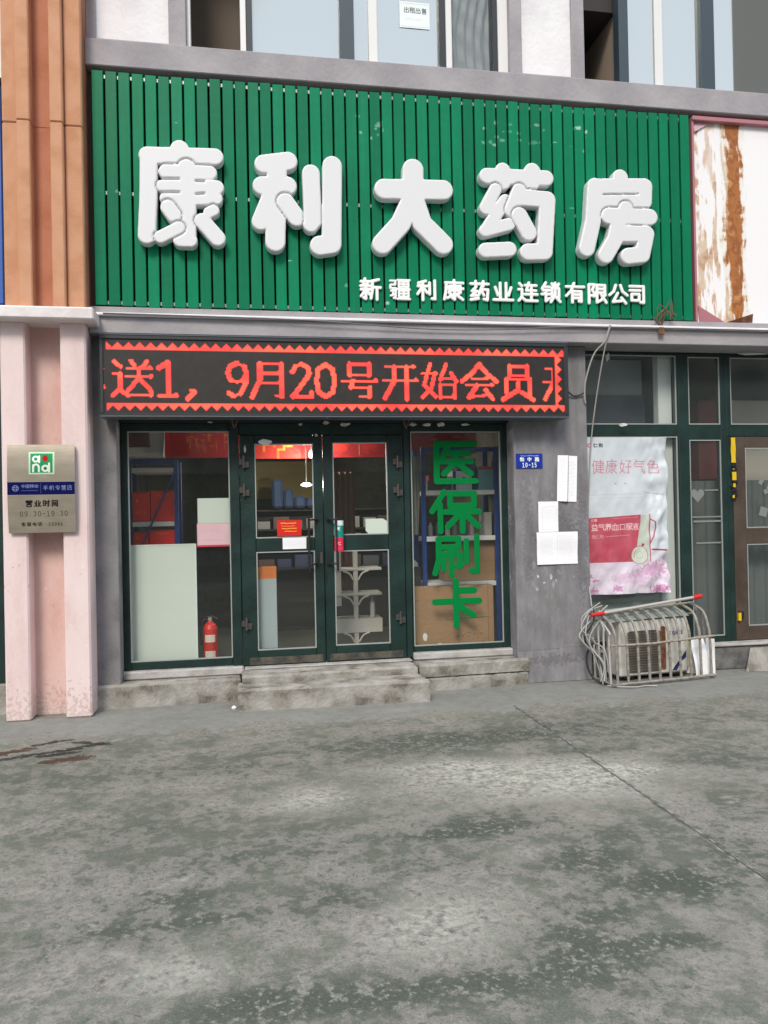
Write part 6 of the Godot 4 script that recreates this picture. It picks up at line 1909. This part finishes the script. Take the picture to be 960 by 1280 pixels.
# ---------------------------------------------------------------- cables, hooks, scraps
func make_small_things() -> void:
	var c := Geo.new().tube(curve([Vector3(3.62, 3.55, 0.205), Vector3(3.585, 3.40, 0.175), Vector3(3.565, 3.0, 0.02), Vector3(3.545, 2.5, -0.12), Vector3(3.52, 2.1, -0.14), Vector3(3.475, 1.5, -0.12), Vector3(3.44, 1.1, -0.05), Vector3(3.42, 0.75, 0.06)], 7), 0.0075, 7)
	single("hanging_cable", c, M.cable_white, "long thin pale cable hanging across the poster", "cable")
	c = Geo.new().tube(curve([Vector3(3.61, 3.55, 0.208), Vector3(3.57, 3.40, 0.18), Vector3(3.485, 3.28, 0.10), Vector3(3.42, 3.05, 0.05), Vector3(3.405, 2.88, 0.03), Vector3(3.42, 2.80, 0.02)], 7), 0.009, 7)
	single("hanging_cable", c, M.cable_white, "short pale cable looping from the ledge to the pillar edge", "cable")
	c = Geo.new().tube(curve([Vector3(-1.20, 3.55, 0.197), Vector3(0.3, 3.535, 0.20), Vector3(0.9, 3.515, 0.203), Vector3(1.8, 3.475, 0.185), Vector3(2.6, 3.49, 0.19), Vector3(3.4, 3.53, 0.20), Vector3(5.5, 3.535, 0.20), Vector3(8.0, 3.53, 0.20)], 8), 0.006, 6)
	single("ledge_cable", c, M.cable_dull, "thin grey cable sagging along the ledge under the sign", "cable")
	# dry twigs and rusty bracket on the ledge
	var t := thing("twig_tangle", "dry twig and wire tangle on the ledge under the sign", "twigs", Vector3(4.18, 3.563, 0.16))
	for k in 8:
		var r := RandomNumberGenerator.new()
		r.seed = 200 + k
		part("twig", Geo.new().tube(curve([Vector3(r.randf_range(-0.03, 0.03), 0, 0), Vector3(r.randf_range(-0.09, 0.08), r.randf_range(0.06, 0.14), 0.02), Vector3(r.randf_range(-0.11, 0.12), r.randf_range(0.10, 0.27), 0.01), Vector3(r.randf_range(-0.05, 0.16), r.randf_range(0.02, 0.12), 0.05)], 5), 0.005, 5), M.twig, t)
	single("rusty_bracket", bx(4.14, 4.20, 3.47, 3.545, 0.191, 0.205, 0.004), M.rusty_iron, "small rusty bracket on the ledge below the twigs", "bracket")
	# wire hooks under the display
	for e in [[-0.075, "bent wire hook under the display at the left door post"], [1.565, "bent wire hook under the display at the right door post"]]:
		var g := Geo.new().tube(curve([Vector3(-0.03, 0.06, 0), Vector3(0.0, -0.07, 0.01), Vector3(0.035, 0.06, 0), Vector3(-0.06, 0.045, 0.0)], 6), 0.007, 6)
		g.tube([Vector3(-0.09, 0.03, 0), Vector3(0.10, 0.045, 0.0)], 0.006, 6)
		var o := single("wire_hook", g, M.hook_pink, e[1], "hook", "wire hooks under the display")
		o.position = Vector3(e[0], 2.625, 0.0)
	# torn paper remains over the doors
	var k := 0
	for e in [[-0.30, 2.62, 0.06, 0.02], [0.21, 2.432, 0.15, 0.07], [0.55, 2.60, 0.06, 0.03], [0.80, 2.615, 0.07, 0.045], [0.98, 2.60, 0.13, 0.04], [1.66, 2.60, 0.08, 0.045], [1.80, 2.60, 0.10, 0.04], [1.95, 2.60, 0.10, 0.05], [2.20, 2.60, 0.09, 0.03], [0.02, 2.36, 0.024, 0.10], [0.705, 2.50, 0.035, 0.035], [3.9, 2.60, 0.10, 0.05], [3.74, 3.30, 0.06, 0.10], [5.4, 3.36, 0.35, 0.03]]:
		k += 1
		var cr := noise(300 + k, 3.0, 2)
		var lab: String = ["torn paper bit above the left window's right end", "", "torn paper bit above the left door's middle", "torn paper bit above the doors' meeting line", "torn paper strip above the right door", "torn paper bit left of the right window's head", "second torn paper bit along the right window's head", "third and largest torn paper bit along the right window's head", "rightmost torn paper bit along the right window's head", "", "round paper bit at the top of the doors' meeting line", "", "hanging torn paper at the poster window's upper corner", ""][k - 1]
		if k == 2: lab = "torn white paper above the left door's upper pane"
		if k == 10: lab = "narrow white strip on the left door post"
		if k == 12: lab = "crumpled scrap on the transom above the poster"
		if k == 14: lab = "peeling strip along the neighbour's window head"
		var s := single("paper_scrap", scrap(e[2], e[3], k), M.scrap_pale if k != 2 else M.paper_white, lab, "scrap", "torn paper remains over the shop fronts")
		s.position = Vector3(e[0], e[1], -0.165 if k in [2, 10, 11] else -0.13)
	single("white_pebble", Geo.new().lathe(Vector3(-0.12, 0.0, 0.30), [Vector2(0.02, 0.0), Vector2(0.024, 0.012), Vector2(0.012, 0.026), Vector2(0, 0.028)], 8), M.paper_white, "small white pebble on the pavement beside the lower step", "pebble")

func scrap(w: float, h: float, seed_: int) -> Geo:
	var r := RandomNumberGenerator.new()
	r.seed = seed_
	var g := Geo.new()
	var pts := []
	for k in 9:
		var a := TAU * k / 9.0
		pts.append(Vector3(w / 2 * cos(a) * r.randf_range(0.55, 1.1), h / 2 * sin(a) * r.randf_range(0.5, 1.15), r.randf_range(0.0, 0.02)))
	for k in 9:
		g.tri(Vector3(0, 0, 0.012), pts[k], pts[(k + 1) % 9])
	return g
